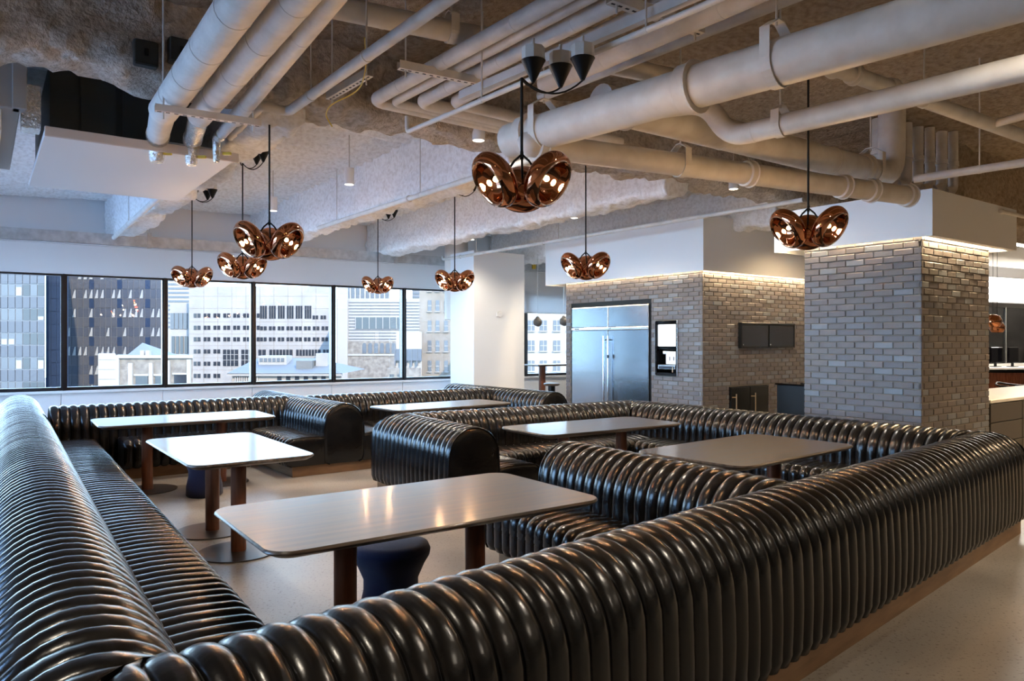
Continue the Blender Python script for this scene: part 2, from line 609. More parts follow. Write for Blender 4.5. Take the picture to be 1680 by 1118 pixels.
# radiator casing panels under the sill
for i in range(10):
    x0 = -4.6 + i * 1.52
    mb = MB()
    mb.bbox(x0 + .004, x0 + 1.516, .02, .062, .02, SILL - .04, .004, WM)
    o = mb.build('casing_panel', M['white'], bpy.data.objects['wall_below_window'])
for i in range(len(mull) - 1):
    a, b = mull[i], mull[i + 1]
    w = link('window_%d' % (i + 1), None)
    tag(w, None, None, None, 'structure')
    mb = MB()
    mb.box(a - .045, a + .045, .05, .20, SILL, HEAD, WM)
    mb.box(a - .018, a + .018, .00, .05, SILL, HEAD, WM)
    mb.build('mullion', M['frame'], w)
    mb = MB()
    mb.box(a + .045, b - .045, .06, .19, SILL, SILL + .055, WM)
    mb.build('bottom_rail', M['frame'], w)
    mb = MB()
    mb.box(a + .045, b - .045, .06, .19, HEAD - .03, HEAD, WM)
    mb.build('top_rail', M['frame'], w)
    mb = MB()
    mb.box(a + .045, b - .045, .12, .126, SILL + .055, HEAD - .03, WM)
    mb.build('pane', M['solar_glass'], w)
# solid wall beyond the nook
mb = MB()
mb.box(12.2, 24, .0, .30, SILL - .03, HEAD, WM)
struct('wall_window_right', mb, M['white'])
# roller blind in the nook window
mb = MB()
mb.box(8.62, 11.9, -.02, -.012, 2.22, HEAD, WM)
mb.tube([(8.62, -.016, 2.215), (11.9, -.016, 2.215)], .012, 8, True, WM)
o = tag(mb.build('roller_blind', M['blind']), 'white roller blind half lowered over the nook window', 'blind')

# ---------------- left wall: glazed, outside the frame (it lights the room from the left)
LM = Matrix.Rotation(RZ_B, 4, 'Z') @ Matrix.Translation((U0, 0, 0)) @ Matrix.Rotation(R(90), 4, 'Z')  # x along +v, y = -u (outwards)
mb = MB()
mb.box(V0, v_wall(U0) + .3, 0, .3, HEAD + .25, DECK + .2, LM)
mb.box(V0, v_wall(U0) + .3, 0, .3, 0, SILL - .2, LM)
mb.box(V0, 3.6, 0, .3, SILL - .2, HEAD + .25, LM)
struct('wall_left', mb, M['white'])
vv_ = np.linspace(3.6, v_wall(U0), 8)
for i in range(7):
    w = tag(link('window_%d' % (i + 12), None), None, None, None, 'structure')
    mb = MB()
    mb.box(vv_[i] - .045, vv_[i] + .045, .05, .2, SILL - .2, HEAD + .25, LM)
    mb.build('mullion', M['frame'], w)
    mb = MB()
    mb.box(vv_[i] + .045, vv_[i + 1] - .045, .12, .126, SILL - .2, HEAD + .25, LM)
    mb.build('pane', M['glass'], w)
# walls behind the camera and on the right
mb = MB()
mb.box(U0 - .3, U1 + .3, V0 - .3, V0, 0, DECK + .2, MB_B)
struct('wall_back', mb, M['warm_grey'])
mb = MB()
mb.box(U1, U1 + .3, V0, V1b + .2, 0, DECK + .2, MB_B)
struct('wall_right', mb, M['warm_grey'])

# ---------------- white column by the windows
mb = MB()
mb.box(7.64, 8.85, 11.76, 12.62, 0, 3.3, MB_B)
struct('wall_column', mb, M['white'], label='white square column by the window wall')
mb = MB()
mb.tube([B(7.95, 12.9, 2.0), B(7.95, 12.9, DECK)], .24, 32)
struct('trim_8', mb, M['warm_white'], 40, label='round white column behind the square column')

# ================================================================== BRICKWORK
CH, BL, JT = .0677, .2035, .010


def rand_brick():
    return random.choices(range(5), weights=(32, 26, 12, 18, 12))[0]


_brick_cache = {}


def brick_mesh(L, h, mi):
    k = (round(L, 3), round(h, 4), mi)
    if k not in _brick_cache:
        m_ = MB().bbox(-L / 2, L / 2, -.03, .0, -h / 2, h / 2, .0035)
        _brick_cache[k] = m_.mesh('brick', BR[mi])
    return _brick_cache[k]


def brick_wall(name, O, rz, L, z_top, z_mid, holes=(), start=0.0, label=None, end_half=0):
    """brick facing; local x along the wall, local -y out to the viewer, O at floor, left end.
    Courses above z_mid are single bricks, courses below are joined."""
    w = tag(link(name, None, None, O, rz), label, None, None, 'structure')
    # backing
    mb = MB()
    xs = sorted({0, L} | {h[0] for h in holes} | {h[1] for h in holes})
    zs = sorted({0, z_top} | {h[2] for h in holes} | {h[3] for h in holes})
    for a, b in zip(xs, xs[1:]):
        for c, d in zip(zs, zs[1:]):
            if any(h[0] <= (a + b) / 2 <= h[1] and h[2] <= (c + d) / 2 <= h[3] for h in holes):
                continue
            mb.box(a, b, -.022, .0, c, d)
    mb.build('mortar_bed', M['mortar'], w)
    low = [MB() for _ in BR]
    n = 0
    k = 0
    z = z_top
    while z > .02:
        zc0, zc1 = max(z - CH + JT, 0), z
        off = start + (BL / 2 if k % 2 else 0)
        x = -BL + (off % BL)
        while x < L:
            a, b = max(x, 0), min(x + BL - JT, L)
            x += BL
            if b - a < .02:
                continue
            segs = [(a, b)]
            for h in holes:
                if zc1 > h[2] + .01 and zc0 < h[3] - .01:
                    ns = []
                    for (p, q) in segs:
                        if q <= h[0] or p >= h[1]:
                            ns.append((p, q))
                        else:
                            if h[0] - p > .03:
                                ns.append((p, h[0]))
                            if q - h[1] > .03:
                                ns.append((h[1], q))
                    segs = ns
            for (p, q) in segs:
                mi = rand_brick()
                out = .030 + random.uniform(-.0015, .002)
                if z > z_mid and n < 300:
                    ob = link('brick', brick_mesh(q - p, zc1 - zc0, mi), w, ((p + q) / 2, -out + .03, (zc0 + zc1) / 2))
                    n += 1
                else:
                    low[mi].bbox(p, q, -out, .0, zc0, zc1, .0035)
        z -= CH
        k += 1
    for mi, m_ in enumerate(low):
        if m_.v:
            o = m_.build('bricks', BR[mi], w)
            o['kind'] = 'stuff'
    return w


SOF = 2.60
# brick pillar: faces looking along -u and along -v
PU0, PU1, PV0, PV1 = 7.60, 9.15, 3.52, 4.77
# -u face : viewer side is -u ; local x must run so that -y_local = -u  -> rotation: local x = -v ... (x = -v, y = u)
RZ_U = RZ_B - R(90)                  # local x -> -v, local y -> +u
RZ_V = RZ_B                          # local x -> +u, local y -> +v
mb = MB()
mb.box(PU0 + .0, PU1, PV0 + .0, PV1, 0, 2.9, MB_B)
struct('wall_pillar_core', mb, M['mortar'])
brick_wall('wall_pillar_left', B(PU0, PV1 + .0), RZ_U, PV1 - PV0 + .03, SOF + .10, .62, start=.09, label='grey brick pillar face lit by the windows')
brick_wall('wall_pillar_right', B(PU0 - .03, PV0), RZ_V, PU1 - PU0 + .03, SOF + .10, .62, start=.16, label='brown brick pillar face beside the white counter')
# fridge block
FU, FV0, FV1 = 8.65, 7.11, 10.19
mb = MB()
mb.box(FU + .7, 13, FV0 + .0, FV1, 0, 2.9, MB_B)
struct('wall_fridge_core', mb, M['mortar'])
fr0, fr1 = FV1 - 10.06, FV1 - 8.10       # fridge opening along -v
di0, di1 = FV1 - 7.99, FV1 - 7.56
brick_wall('wall_fridge', B(FU, FV1), RZ_U, FV1 - FV0 + .03, SOF + .10, .95,
           holes=((fr0, fr1, 0, 2.235), (di0, di1, 1.03, 1.87)), label='pale brick wall around the steel fridge')
TVL = 4.2
brick_wall('wall_screen', B(FU - .03, FV0), RZ_V, TVL, SOF + .10, 1.30, holes=((.62, 1.62, 0, .86),), start=.05,
           label='brown brick wall carrying the black twin glass panel')
# return wall closing the kitchen niche behind the pillar
mb = MB()
mb.box(11.9, 12.1, PV1, FV0 + .1, 0, 3.3, MB_B)
struct('wall_niche', mb, M['warm_white'])

# bulkheads: box with a hanging lip, the led strips sit in the open slot behind the lip
def bulkhead(name, u0, u1, v0, v1, lips, label, top=3.42):
    mb = MB()
    mb.box(u0, u1, v0, v1, SOF + .11, top, MB_B)
    for (a, b, c, d) in lips:
        mb.box(a, b, c, d, SOF, SOF + .11, MB_B)
    return struct(name, mb, M['white'], label=label)


bulkhead('trim_9', FU - .085, 13, FV0 - .09, 10.72,
         ((FU - .085, FU - .07, FV0 - .09, 10.72), (FU - .07, 13, FV0 - .09, FV0 - .075), (FU - .07, 13, 10.705, 10.72)), 'white bulkhead over the fridge wall')
bulkhead('trim_10', 7.53, 9.57, 3.37, 5.13,
         ((7.53, 7.545, 3.37, 5.13), (7.545, 9.57, 3.37, 3.445), (9.54, 9.57, 3.445, 5.13), (7.545, 9.54, 5.10, 5.13)), 'white bulkhead on top of the brick pillar', 3.06)


def cove(name, a, b, label, side, e):
    """LED strip under a bulkhead: a-b on the brick face, with a light that washes the bricks"""
    a, b = Vector(a), Vector(b)
    t = thing(name, label, 'led strip', ((a + b) / 2)[:])
    L = (b - a).length
    d = (b - a).normalized()
    rz = math.atan2(d.y, d.x)
    t.rotation_euler = (0, 0, rz)
    MB().bbox(-L / 2, L / 2, -.006, .006, -.008, 0, .002).build('diffuser', M['led'], t)
    MB().bbox(-L / 2, L / 2, -.010, .010, 0, .006, .001).build('channel', M['steel_bright'], t)
    ld = bpy.data.lights.new('led_light', 'AREA')
    ld.shape = 'RECTANGLE'
    ld.size, ld.size_y = L, .02
    ld.energy = e * L
    ld.color = (1.0, .72, .40)
    lo = link('led_light', ld, t, (0, 0, -.012))
    return t


cz = SOF + .10
cove('led_strip', B(PU0 - .042, PV0, cz), B(PU0 - .042, PV1 + .3, cz), 'warm led strip along the left face of the brick pillar', 1, 12)
cove('led_strip', B(PU0, PV0 - .050, cz), B(PU1 + .35, PV0 - .050, cz), 'warm led strip along the right face of the brick pillar', 1, 26)
cove('led_strip', B(FU - .050, FV0, cz), B(FU - .050, FV1 + .4, cz), 'warm led strip above the steel fridge', 1, 8)
cove('led_strip', B(FU, FV0 - .053, cz), B(FU + 3.2, FV0 - .053, cz), 'warm led strip above the black twin glass panel', 1, 24)

# ================================================================== SOFAS
RR = .26
HC = .565
CW = .096


def back_profile(r=RR, hc=HC, z0=.105):
    p = [(-(r - .07), z0, -.35, -.94), (-(r - .02), z0 + .02, -.8, -.6), (-r, z0 + .075, -1, -.05)]
    for t in (.25, .5, .75):
        p.append((-r - .006 * math.sin(math.pi * t), z0 + .075 + t * (hc - z0 - .075), -1, 0))
    for a in np.linspace(180, 0, 17):
        c, s_ = math.cos(R(a)), math.sin(R(a))
        p.append((r * c, hc + r * s_, c, s_))
    q = [(-n, z, -nx, nz) for (n, z, nx, nz) in p[:6]]
    return p + q[::-1]


def seat_profile(sg, n0=RR - .03, n1=.72, zt=.45, z0=.115):
    p = [(n0, zt - .02, 0, 1), (n0 + .03, zt - .004, 0, 1)]
    for t in (.2, .45, .7):
        p.append((n0 + .03 + t * (n1 - .10 - n0 - .03), zt + .012 * math.sin(math.pi * t), 0, 1))
    r = .10
    for a in np.linspace(90, 0, 8):
        p.append((n1 - r + r * math.cos(R(a)), zt - r + r * math.sin(R(a)), math.cos(R(a)), math.sin(R(a))))
    for t in (.4, .8):
        p.append((n1, zt - r - t * (zt - r - z0 - .06), 1, 0))
    p += [(n1, z0 + .06, 1, -.05), (n1 - .02, z0 + .018, .75, -.65), (n1 - .07, z0, .3, -.95)]
    if sg < 0:
        p = [(-n, z, -nx, nz) for (n, z, nx, nz) in p][::-1]
    return p


PB = back_profile()
TS = (-1.0, -.93, -.78, -.5, -.18, .18, .5, .78, .93, 1.0)


def channel_geo(prof, s0, s1, lo=None, hi=None, seed=0, depth=.027, capend=0):
    """one stuffed channel between s0 and s1; lo/hi = (s, slope) mitre planes"""
    rs = random.Random(seed)
    k1, k2, ph = rs.uniform(-.003, .003), rs.uniform(.0, .003), rs.uniform(0, 6.28)
    mb = MB()
    P = len(prof)
    vs_, fs = [], []
    c, hw = (s0 + s1) / 2, (s1 - s0) / 2
    arc = 0
    pts = []
    for i, (n, z, nx, nz) in enumerate(prof):
        if i:
            arc += math.hypot(n - prof[i - 1][0], z - prof[i - 1][1])
        sway = k1 * math.sin(arc * 5 + ph)
        for t in TS:
            ins = depth * (.55 * (1 - math.sqrt(max(0.0, 1 - t * t * .995))) + .45 * abs(t) ** 3)
            ins += k2 * math.sin(arc * 9 + ph + 3 * t)
            s = c + hw * t * .992 + sway
            nn, zz = n - nx * ins, z - nz * ins
            if lo is not None:
                s = max(s, lo[0] + lo[1] * nn)
            if hi is not None:
                s = min(s, hi[0] + hi[1] * nn)
            vs_.append((s, nn, zz))
    m_ = len(TS)
    for i in range(P - 1):
        for j in range(m_ - 1):
            fs.append((i * m_ + j, i * m_ + j + 1, (i + 1) * m_ + j + 1, (i + 1) * m_ + j))
    mb.add(vs_, [f[::-1] for f in fs])
    return mb


_chan_cache = {}


def core_geo(prof, s0, s1, lo, hi, inset=.024):
    mb = MB()
    vs_, fs = [], []
    P = len(prof)
    for e in (0, 1):
        for (n, z, nx, nz) in prof:
            nn, zz = n - nx * inset, z - nz * inset
            s = s0 if e == 0 else s1
            if e == 0 and lo is not None:
                s = max(s, lo[0] + lo[1] * nn)
            if e == 1 and hi is not None:
                s = min(s, hi[0] + hi[1] * nn)
            vs_.append((s, nn, zz))
    fs = [(i, P + i, P + (i + 1) % P, (i + 1) % P) for i in range(P)]
    fs += [tuple(range(P)), tuple(range(2 * P - 1, P - 1, -1))]
    mb.add(vs_, fs)
    return mb


def upholster(part_name, root, prof, key, s0, s1, lo=None, hi=None, cap0=False, cap1=False):
    """part with a core and one child per stuffed channel"""
    closed = list(prof)
    if key != 'b':
        sgn = 1 if prof[len(prof) // 2][0] > 0 else -1
        closed.append((sgn * (RR - .03), .115, 0, -1))
    part = core_geo(closed, s0 + .004, s1 - .004, lo, hi).build(part_name, M['leather_core'], root, 50)
    nmax = .75
    a = s0 - (abs(lo[1]) * nmax if lo else 0)
    b = s1 + (abs(hi[1]) * nmax if hi else 0)
    n = max(1, round((s1 - s0) / CW))
    w = (s1 - s0) / n
    k0 = int(math.floor((a - s0) / w)) if lo else 0
    k1 = n + (int(math.ceil((b - s1) / w)) if hi else 0)
    ns = [p[0] for p in prof]
    for k in range(k0, k1):
        c0, c1 = s0 + k * w, s0 + (k + 1) * w
        needlo = lo is not None and c0 < max(lo[0] + lo[1] * x for x in ns) + .02
        needhi = hi is not None and c1 > min(hi[0] + hi[1] * x for x in ns) - .02
        if needlo and c1 <= min(lo[0] + lo[1] * x for x in ns) + .004:
            continue
        if needhi and c0 >= max(hi[0] + hi[1] * x for x in ns) - .004:
            continue
        if needlo or needhi:
            channel_geo(prof, c0, c1, lo if needlo else None, hi if needhi else None, random.randrange(99)).build('channel', M['leather'], part, 60)
        else:
            kk = (key, round(w, 4), random.randrange(5))
            if kk not in _chan_cache:
                _chan_cache[kk] = channel_geo(prof, -w / 2, w / 2, None, None, hash(kk[2:]) % 97 + kk[2]).mesh('channel', M['leather'], 60)
            link('channel', _chan_cache[kk], part, ((c0 + c1) / 2, 0, 0))
    # end panels
    for s, on, sg in ((s0, cap0, -1), (s1, cap1, 1)):
        if not on:
            continue
        P = len(closed)
        mbc = MB()
        rings = []
        cn = (max(p[0] for p in closed) + min(p[0] for p in closed)) / 2
        cz_ = (max(p[1] for p in closed) + min(p[1] for p in closed)) / 2
        for (ins, bul) in ((.012, -.012), (.010, .006), (.022, .014), (.05, .020), (.12, .024)):
            ring = []
            for (n_, z_, nx, nz_) in closed:
                ring.append((s + sg * bul, cn + (n_ - cn) * (1 - ins / .24), cz_ + (z_ - cz_) * (1 - ins / .30)))
            rings.append(ring)
        vs_ = [p for r_ in rings for p in r_]
        fs = []
        for i in range(len(rings) - 1):
            for j in range(P):
                jj = (j + 1) % P
                f = (i * P + j, i * P + jj, (i + 1) * P + jj, (i + 1) * P + j)
                fs.append(f if sg < 0 else f[::-1])
        last = tuple((len(rings) - 1) * P + j for j in range(P))
        fs.append(last if sg < 0 else last[::-1])
        mbc.add(vs_, fs)
        mbc.build('end_panel', M['leather'], part, 50)
        mp = MB()
        loop = [(s + sg * .010, n_ - nx * .010, z_ - nz_ * .010) for (n_, z_, nx, nz_) in prof]
        mp.tube(loop, .007, 6)
        mp.build('piping', M['leather'], part, 60)
    return part


def mitre(dself, dother):
    """slope ds/dn of the mitre plane at the START of a roll leaving a corner along dself while the other leaves along dother"""
    d = Vector((dself[0], dself[1])).normalized()
    o = Vector((dother[0], dother[1])).normalized()
    b = d + o
    n = Vector((-d.y, d.x))
    return b.dot(d) / b.dot(n)


def sofa(label, p0, p1, seats=(), m0=None, m1=None, cap0=False, cap1=False, pen0=0.0, pen1=0.0):
    """p0-p1: crest line in plan. seats: (side, s_from, s_to, cap_from, cap_to) with side +1 = left of travel.
    m0/m1: point the neighbouring roll leads to, for a mitred corner. pen: shift of the ends along the line."""
    p0, p1 = Vector(p0), Vector(p1)
    d = (p1 - p0)
    L = d.length
    d.normalize()
    rz = math.atan2(d.y, d.x)
    root = thing('channel_tufted_sofa', label, 'sofa', (p0.x, p0.y, 0), rz, 'black channel tufted booth sofas')
    lo = hi = None
    if m0 is not None:
        lo = (0.0, mitre(d, Vector(m0) - p0))
    if m1 is not None:
        sl = mitre(-d, Vector(m1) - p1)      # in the reversed frame s' = L - s, n' = -n
        hi = (L, sl)
    s0, s1 = pen0, L + pen1
    upholster('backrest', root, PB, 'b', s0, s1, lo, hi, cap0, cap1)
    for st in seats:
        sg, a, b, c0, c1 = st
        upholster('seat', root, seat_profile(sg), 's%d' % sg, a, b, None, None, c0, c1)
    # plinth
    mb = MB()
    lo_n, hi_n = -RR + .05, RR - .05
    e0 = (lambda n: s0 + .03) if lo is None else (lambda n: lo[0] + lo[1] * n)
    e1 = (lambda n: s1 - .03) if hi is None else (lambda n: hi[0] + hi[1] * n)
    mb.prism([(e0(lo_n), lo_n), (e1(lo_n), lo_n), (e1(hi_n), hi_n), (e0(hi_n), hi_n)], 0.0, .115)
    for (sg, a, b, c0, c1) in seats:
        y0, y1 = (RR - .05, .62) if sg > 0 else (-.62, -RR + .05)
        mb.box(a + .03, b - .03, y0, y1, 0, .118)
    mb.build('plinth', M['plinth'], root)
    return root


C0, C1, C2, C3 = (-.905, 1.61), (3.86, 5.98), (1.50, 9.20), (-1.10, 7.50)
A_END = (-6.78, 10.07)
E2_END = (-.33, 6.33)
LN = (Vector(C1) - Vector(C0)).length
LA = (Vector(A_END) - Vector(C0)).length
sofa('long black leather sofa nearest the camera, its ribbed back towards us', C0, C1,
     seats=((1, .68, LN * .46, False, False), (1, 4.35, LN - .72, False, False)), m0=A_END, m1=C2)
sofa('long black leather sofa along the left edge with its ribbed seat', C0, A_END,
     seats=((-1, .24, 9.05, False, True),), m0=C1, cap1=True)
LRr = (Vector(C1) - Vector(C2)).length
sofa('black leather sofa in front of the brick pillar and twin glass panel', C2, C1,
     seats=((-1, .72, LRr - .26, False, False),), m0=C3, m1=C0)
LM_ = (Vector(C2) - Vector(C3)).length
sofa('black leather sofa back running across in front of the steel fridge', C3, C2,
     seats=((-1, .26, LM_ - .26, False, False),), m0=E2_END, m1=C1)
LE2 = (Vector(E2_END) - Vector(C3)).length
sofa('short black sofa arm with ribbed outer side and plain end, behind the large table', C3, E2_END,
     seats=((1, .72, LE2 - .0, False, True),), m0=C2, cap1=True)
LD = (Vector((.41, 5.45)) - Vector((1.46, 3.87))).length
sofa('black leather divider sofa joining the near sofa between two booths', (1.46, 3.87), (.41, 5.45),
     seats=((1, .30, LD, False, True),), cap1=True, pen0=.05)
w1a, w1b = (-5.35, 8.30), (-3.00, 10.03)
LW1 = (Vector(w1b) - Vector(w1a)).length
sofa('black leather sofa in shade under the left windows behind the longest table', w1a, w1b,
     seats=((-1, .74, LW1 - .74, False, False),), pen0=.08, pen1=-.08)
e1a, e1b = (-3.71, 11.00), (-2.00, 8.72)
LE1 = (Vector(e1b) - Vector(e1a)).length
sofa('black sofa arm between the two window booths with seats both sides', e1a, e1b,
     seats=((-1, 1.50, LE1, False, True), (1, 1.62, LE1, False, True)), cap0=True, cap1=True)
w2a, w2b = (-2.86, 9.90), (-.30, 11.78)
LW2 = (Vector(w2b) - Vector(w2a)).length
sofa('black leather sofa under the right windows beside the white column', w2a, w2b,
     seats=((-1, .76, LW2 - .74, False, False),), pen0=.08, pen1=-.08)
r2a, r2b = (-1.02, 12.75), (.62, 10.64)
LR2 = (Vector(r2b) - Vector(r2a)).length
sofa('farthest black sofa arm in front of the bar table nook', r2a, r2b,
     seats=((-1, 1.48, LR2, False, True),), cap0=True, cap1=True)


# ================================================================== TABLES
def rounded_rect(L, W, r, seg=8):
    pts = []
    for (cx, cy, a0) in ((L / 2 - r, W / 2 - r, 0), (-L / 2 + r, W / 2 - r, 90), (-L / 2 + r, -W / 2 + r, 180), (L / 2 - r, -W / 2 + r, 270)):
        for k in range(seg + 1):
            a = R(a0 + 90 * k / seg)
            pts.append((cx + r * math.cos(a), cy + r * math.sin(a)))
    return pts


def slab(L, W, r, z0, z1):
    mb = MB()
    rings = []
    for (ins, z) in ((.045, z0), (.012, z0 + .016), (.0, z0 + .026), (.002, z1 - .006), (.008, z1)):
        rings.append([(x, y, z) for (x, y) in rounded_rect(L - 2 * ins, W - 2 * ins, max(.02, r - ins))])
    P = len(rings[0])
    vs_ = [p for r_ in rings for p in r_]
    fs = [tuple(range(P - 1, -1, -1)), tuple((len(rings) - 1) * P + i for i in range(P))]
    for k in range(len(rings) - 1):
        for i in range(P):
            j = (i + 1) % P
            fs.append((k * P + i, k * P + j, (k + 1) * P + j, (k + 1) * P + i))
    return mb.add(vs_, fs)


def table(label, c, L, W, phi, leg_d=.74, h=.74):
    t = thing('booth_table', label, 'table', (c[0], c[1], 0), math.pi / 2 - R(phi), 'dark wood booth tables')
    slab(L, W, .12, h - .038, h).build('table_top', M['table'], t, 40)
    for s in (-1, 1):
        lg = MB().tube([(s * leg_d / 2, 0, .012), (s * leg_d / 2, 0, h - .036)], .055, 24).build('leg', M['leg'], t, 40)
        MB().lathe([(0, 0), (.285, 0), (.29, .003), (.288, .010), (.06, .014), (0, .014)], 40,
                   Matrix.Translation((s * leg_d / 2, 0, 0))).build('base_plate', M['base_disc'], lg, 30)
    return t


table('large dark wood table nearest the camera on two round legs', (-.50, 3.73), 1.76, .98, 54.4)
table('dark wood table with a bright reflection beside the left sofa', (-2.25, 5.73), 1.66, .88, -36.3)
table('long dark wood table under the left windows in front of the shaded sofa', (-3.52, 7.88), 1.72, .90, 55)
table('farthest dark wood table in the window booth near the white column', (-.90, 9.50), 1.78, .78, 51)
table('dark wood table in the booth in front of the steel fridge', (.80, 7.20), 1.72, .82, 56)
table('brown wood table in the right booth in front of the brick pillar', (1.83, 5.66), 1.62, .95, 50)


def pouf(label, x, y):
    prof = [(0, 0), (.16, 0), (.175, .015), (.172, .10), (.150, .20), (.150, .26), (.185, .34), (.212, .385), (.218, .415),
            (.205, .445), (.16, .455), (0, .458)]
    t = thing('pouf_stool', label, 'stool', (x, y, 0), 0, 'navy pouf stools')
    MB().lathe(prof[:9], 36).build('body', M['pouf'], t, 60)
    MB().lathe([(0, .40)] + prof[8:], 36).build('cushion', M['pouf'], t, 60)
    return t


pouf('navy upholstered stool tucked behind the large near table', -.67, 4.05)
pouf('navy upholstered stool under the edge of the bright table by the left sofa', -3.12, 7.42)


# ================================================================== PENDANTS
def shade_meshes():
    # axis along +z pointing out of the opening
    outer = []
    for a in np.linspace(0, 100, 14):
        outer.append((.150 * math.sin(R(a)), -.080 * math.cos(R(a))))
    outer += [(.144, .028), (.133, .043), (.119, .050)]
    dish = [(.119, .050), (.109, .046), (.102, .036), (.095, .008), (.078, -.018), (.050, -.036), (.022, -.043), (0, -.044)]
    o = MB().lathe(outer, 40).mesh('shade', M['copper'], 80)
    d = MB().lathe(dish, 40).mesh('dish', M['copper'], 80)
    rim = MB().lathe([(.115, .0485), (.119, .0525), (.123, .048)], 40).mesh('rim', M['copper_rim'], 80)
    b = MB().lathe([(0, -.043), (.010, -.042), (.010, -.024), (.015, -.012), (.015, -.002), (.009, .006), (0, .008)], 16).mesh('bulb', M['bulb'], 60)
    return o, d, rim, b


SH = shade_meshes()


def cone_canopy_geo():
    return MB().lathe([(0, -.115), (.010, -.115), (.062, -.004), (.066, 0), (0, 0)], 24)


def pendant(label, x, y, z, hook_z, canopy, azi=0.0, wps=6, cones=True):
    """cluster of three copper shades at (x,y,z); cord rises to hook_z, then swags to three cones near canopy"""
    t = thing('copper_pendant_lamp', label, 'pendant lamp', (x, y, z), 0, 'triple copper pendant lamps')
    for k in range(3):
        a = R(azi + 120 * k)
        outv = Vector((math.cos(a), math.sin(a), 0))
        axis = (outv * .84 + Vector((0, 0, -.54))).normalized()
        q = axis.to_track_quat('Z', 'Y')
        c = outv * .152
        s = link('shade', SH[0], t, c)
        s.rotation_euler = q.to_euler()
        for nm, me in (('dish', SH[1]), ('rim', SH[2]), ('bulb', SH[3])):
            link(nm, me, s)
        top = c - axis * .076
        MB().tube([(0, 0, .145), top * .5 + Vector((0, 0, .085)), top], .006, 8).build('arm', M['black'], t, 60)
        ld = bpy.data.lights.new('bulb_light', 'POINT')
        ld.energy = wps
        ld.color = (1.0, .60, .28)
        ld.shadow_soft_size = .02
        lo = link('bulb_light', ld, t, c + axis * .075)
    MB().tube([(0, 0, .12), (0, 0, .16)], .009, 10).build('joint', M['black'], t, 60)
    cx, cy, cz = Vector(canopy) - Vector((x, y, z))
    hz = hook_z - z
    MB().tube([(0, 0, .15), (0, 0, hz)], .0075, 8).build('cord', M['cord'], t, 60)
    if cones:
        for k, (dx, dy) in enumerate(((-.13, 0), (.02, .08), (.13, -.03))):
            o = cone_canopy_geo().build('cone_canopy', M['black'], t, 40)
            o.location = (cx + dx, cy + dy, cz)
            tip = Vector((cx + dx, cy + dy, cz - .115))
            a = Vector((0, 0, hz))
            mid = (a + tip) / 2 + Vector((0, 0, -.05 - .05 * k))
            pts = []
            for i in range(11):
                s_ = i / 10
                pts.append(a * (1 - s_) ** 2 + mid * 2 * s_ * (1 - s_) + tip * s_ ** 2)
            MB().tube(pts, .005, 6).build('swag_cable', M['cord'], t, 60)
            MB().tube([(cx + dx, cy + dy, cz), (cx + dx, cy + dy, cz + .07)], .062, 8).build('junction_box', M['pipe'], t, 30)
            MB().tube([(cx + dx, cy + dy, cz + .07), (cx + dx, cy + dy, cz + .12 if z + cz < 3.2 else max(cz + .1, DECK - z))], .008, 8).build('stem', M['pipe'], t, 60)
    return t


W_P = .525


def pend(px, py, w, hook_y, can, label, azi, cones=True, e=6):
    d = F_PX * W_P / w
    p = at_d(px, py, d)
    hk = at_d(px, hook_y, d)
    c = at_d(can[0], can[1], d + .15) if can else hk
    return pendant(label, p.x, p.y, p.z, hk.z, c[:], azi - math.degrees(math.atan2(px - 840, F_PX)), e, cones)


pend(856, 300, 168, 128, (915, 100), 'largest copper pendant lamp hanging above the near table', 208)
pend(1326, 376, 124, 114, (1342, 92), 'copper pendant lamp in front of the brick pillar', 212, False)
pend(442, 396, 114, 205, (452, 180), 'copper pendant lamp above the bright table by the left sofa', 206, False)
pend(398, 437, 80, 268, (414, 250), 'copper pendant lamp partly behind a nearer one, over the window table', 208)
pend(315, 455, 66, 320, (334, 312), 'leftmost copper pendant lamp in front of the windows', 214)
pend(620, 468, 54, 352, (634, 346), 'smallest and farthest copper pendant lamp in front of the windows', 204)
pend(746, 461, 67, 312, (762, 300), 'copper pendant lamp beside the white column', 210)
pend(961, 437, 84, 262, (975, 245), 'copper pendant lamp in front of the steel fridge wall', 206, False)


# ================================================================== DOWNLIGHTS
def downlight(label, p, e=90, body=.19, col=(1.0, .87, .70)):
    t = thing('cylinder_downlight', label, 'ceiling light', p, 0, 'white cylinder downlights')
    MB().lathe([(.050, 0), (.056, 0), (.057, .004), (.057, body), (0, body)], 24).build('housing', M['plastic_white'], t, 40)
    MB().lathe([(0, .006), (.05, .006)], 24).build('lens', M['lens'], t)
    MB().tube([(0, 0, body), (0, 0, max(body + .02, DECK - p[2]))], .008, 8).build('stem', M['pipe'], t, 40)
    ld = bpy.data.lights.new('downlight_beam', 'SPOT')
    ld.energy = e
    ld.spot_size = R(150)
    ld.spot_blend = .6
    ld.color = col
    ld.shadow_soft_size = .05
    link('downlight_beam', ld, t, (0, 0, -.012))
    return t


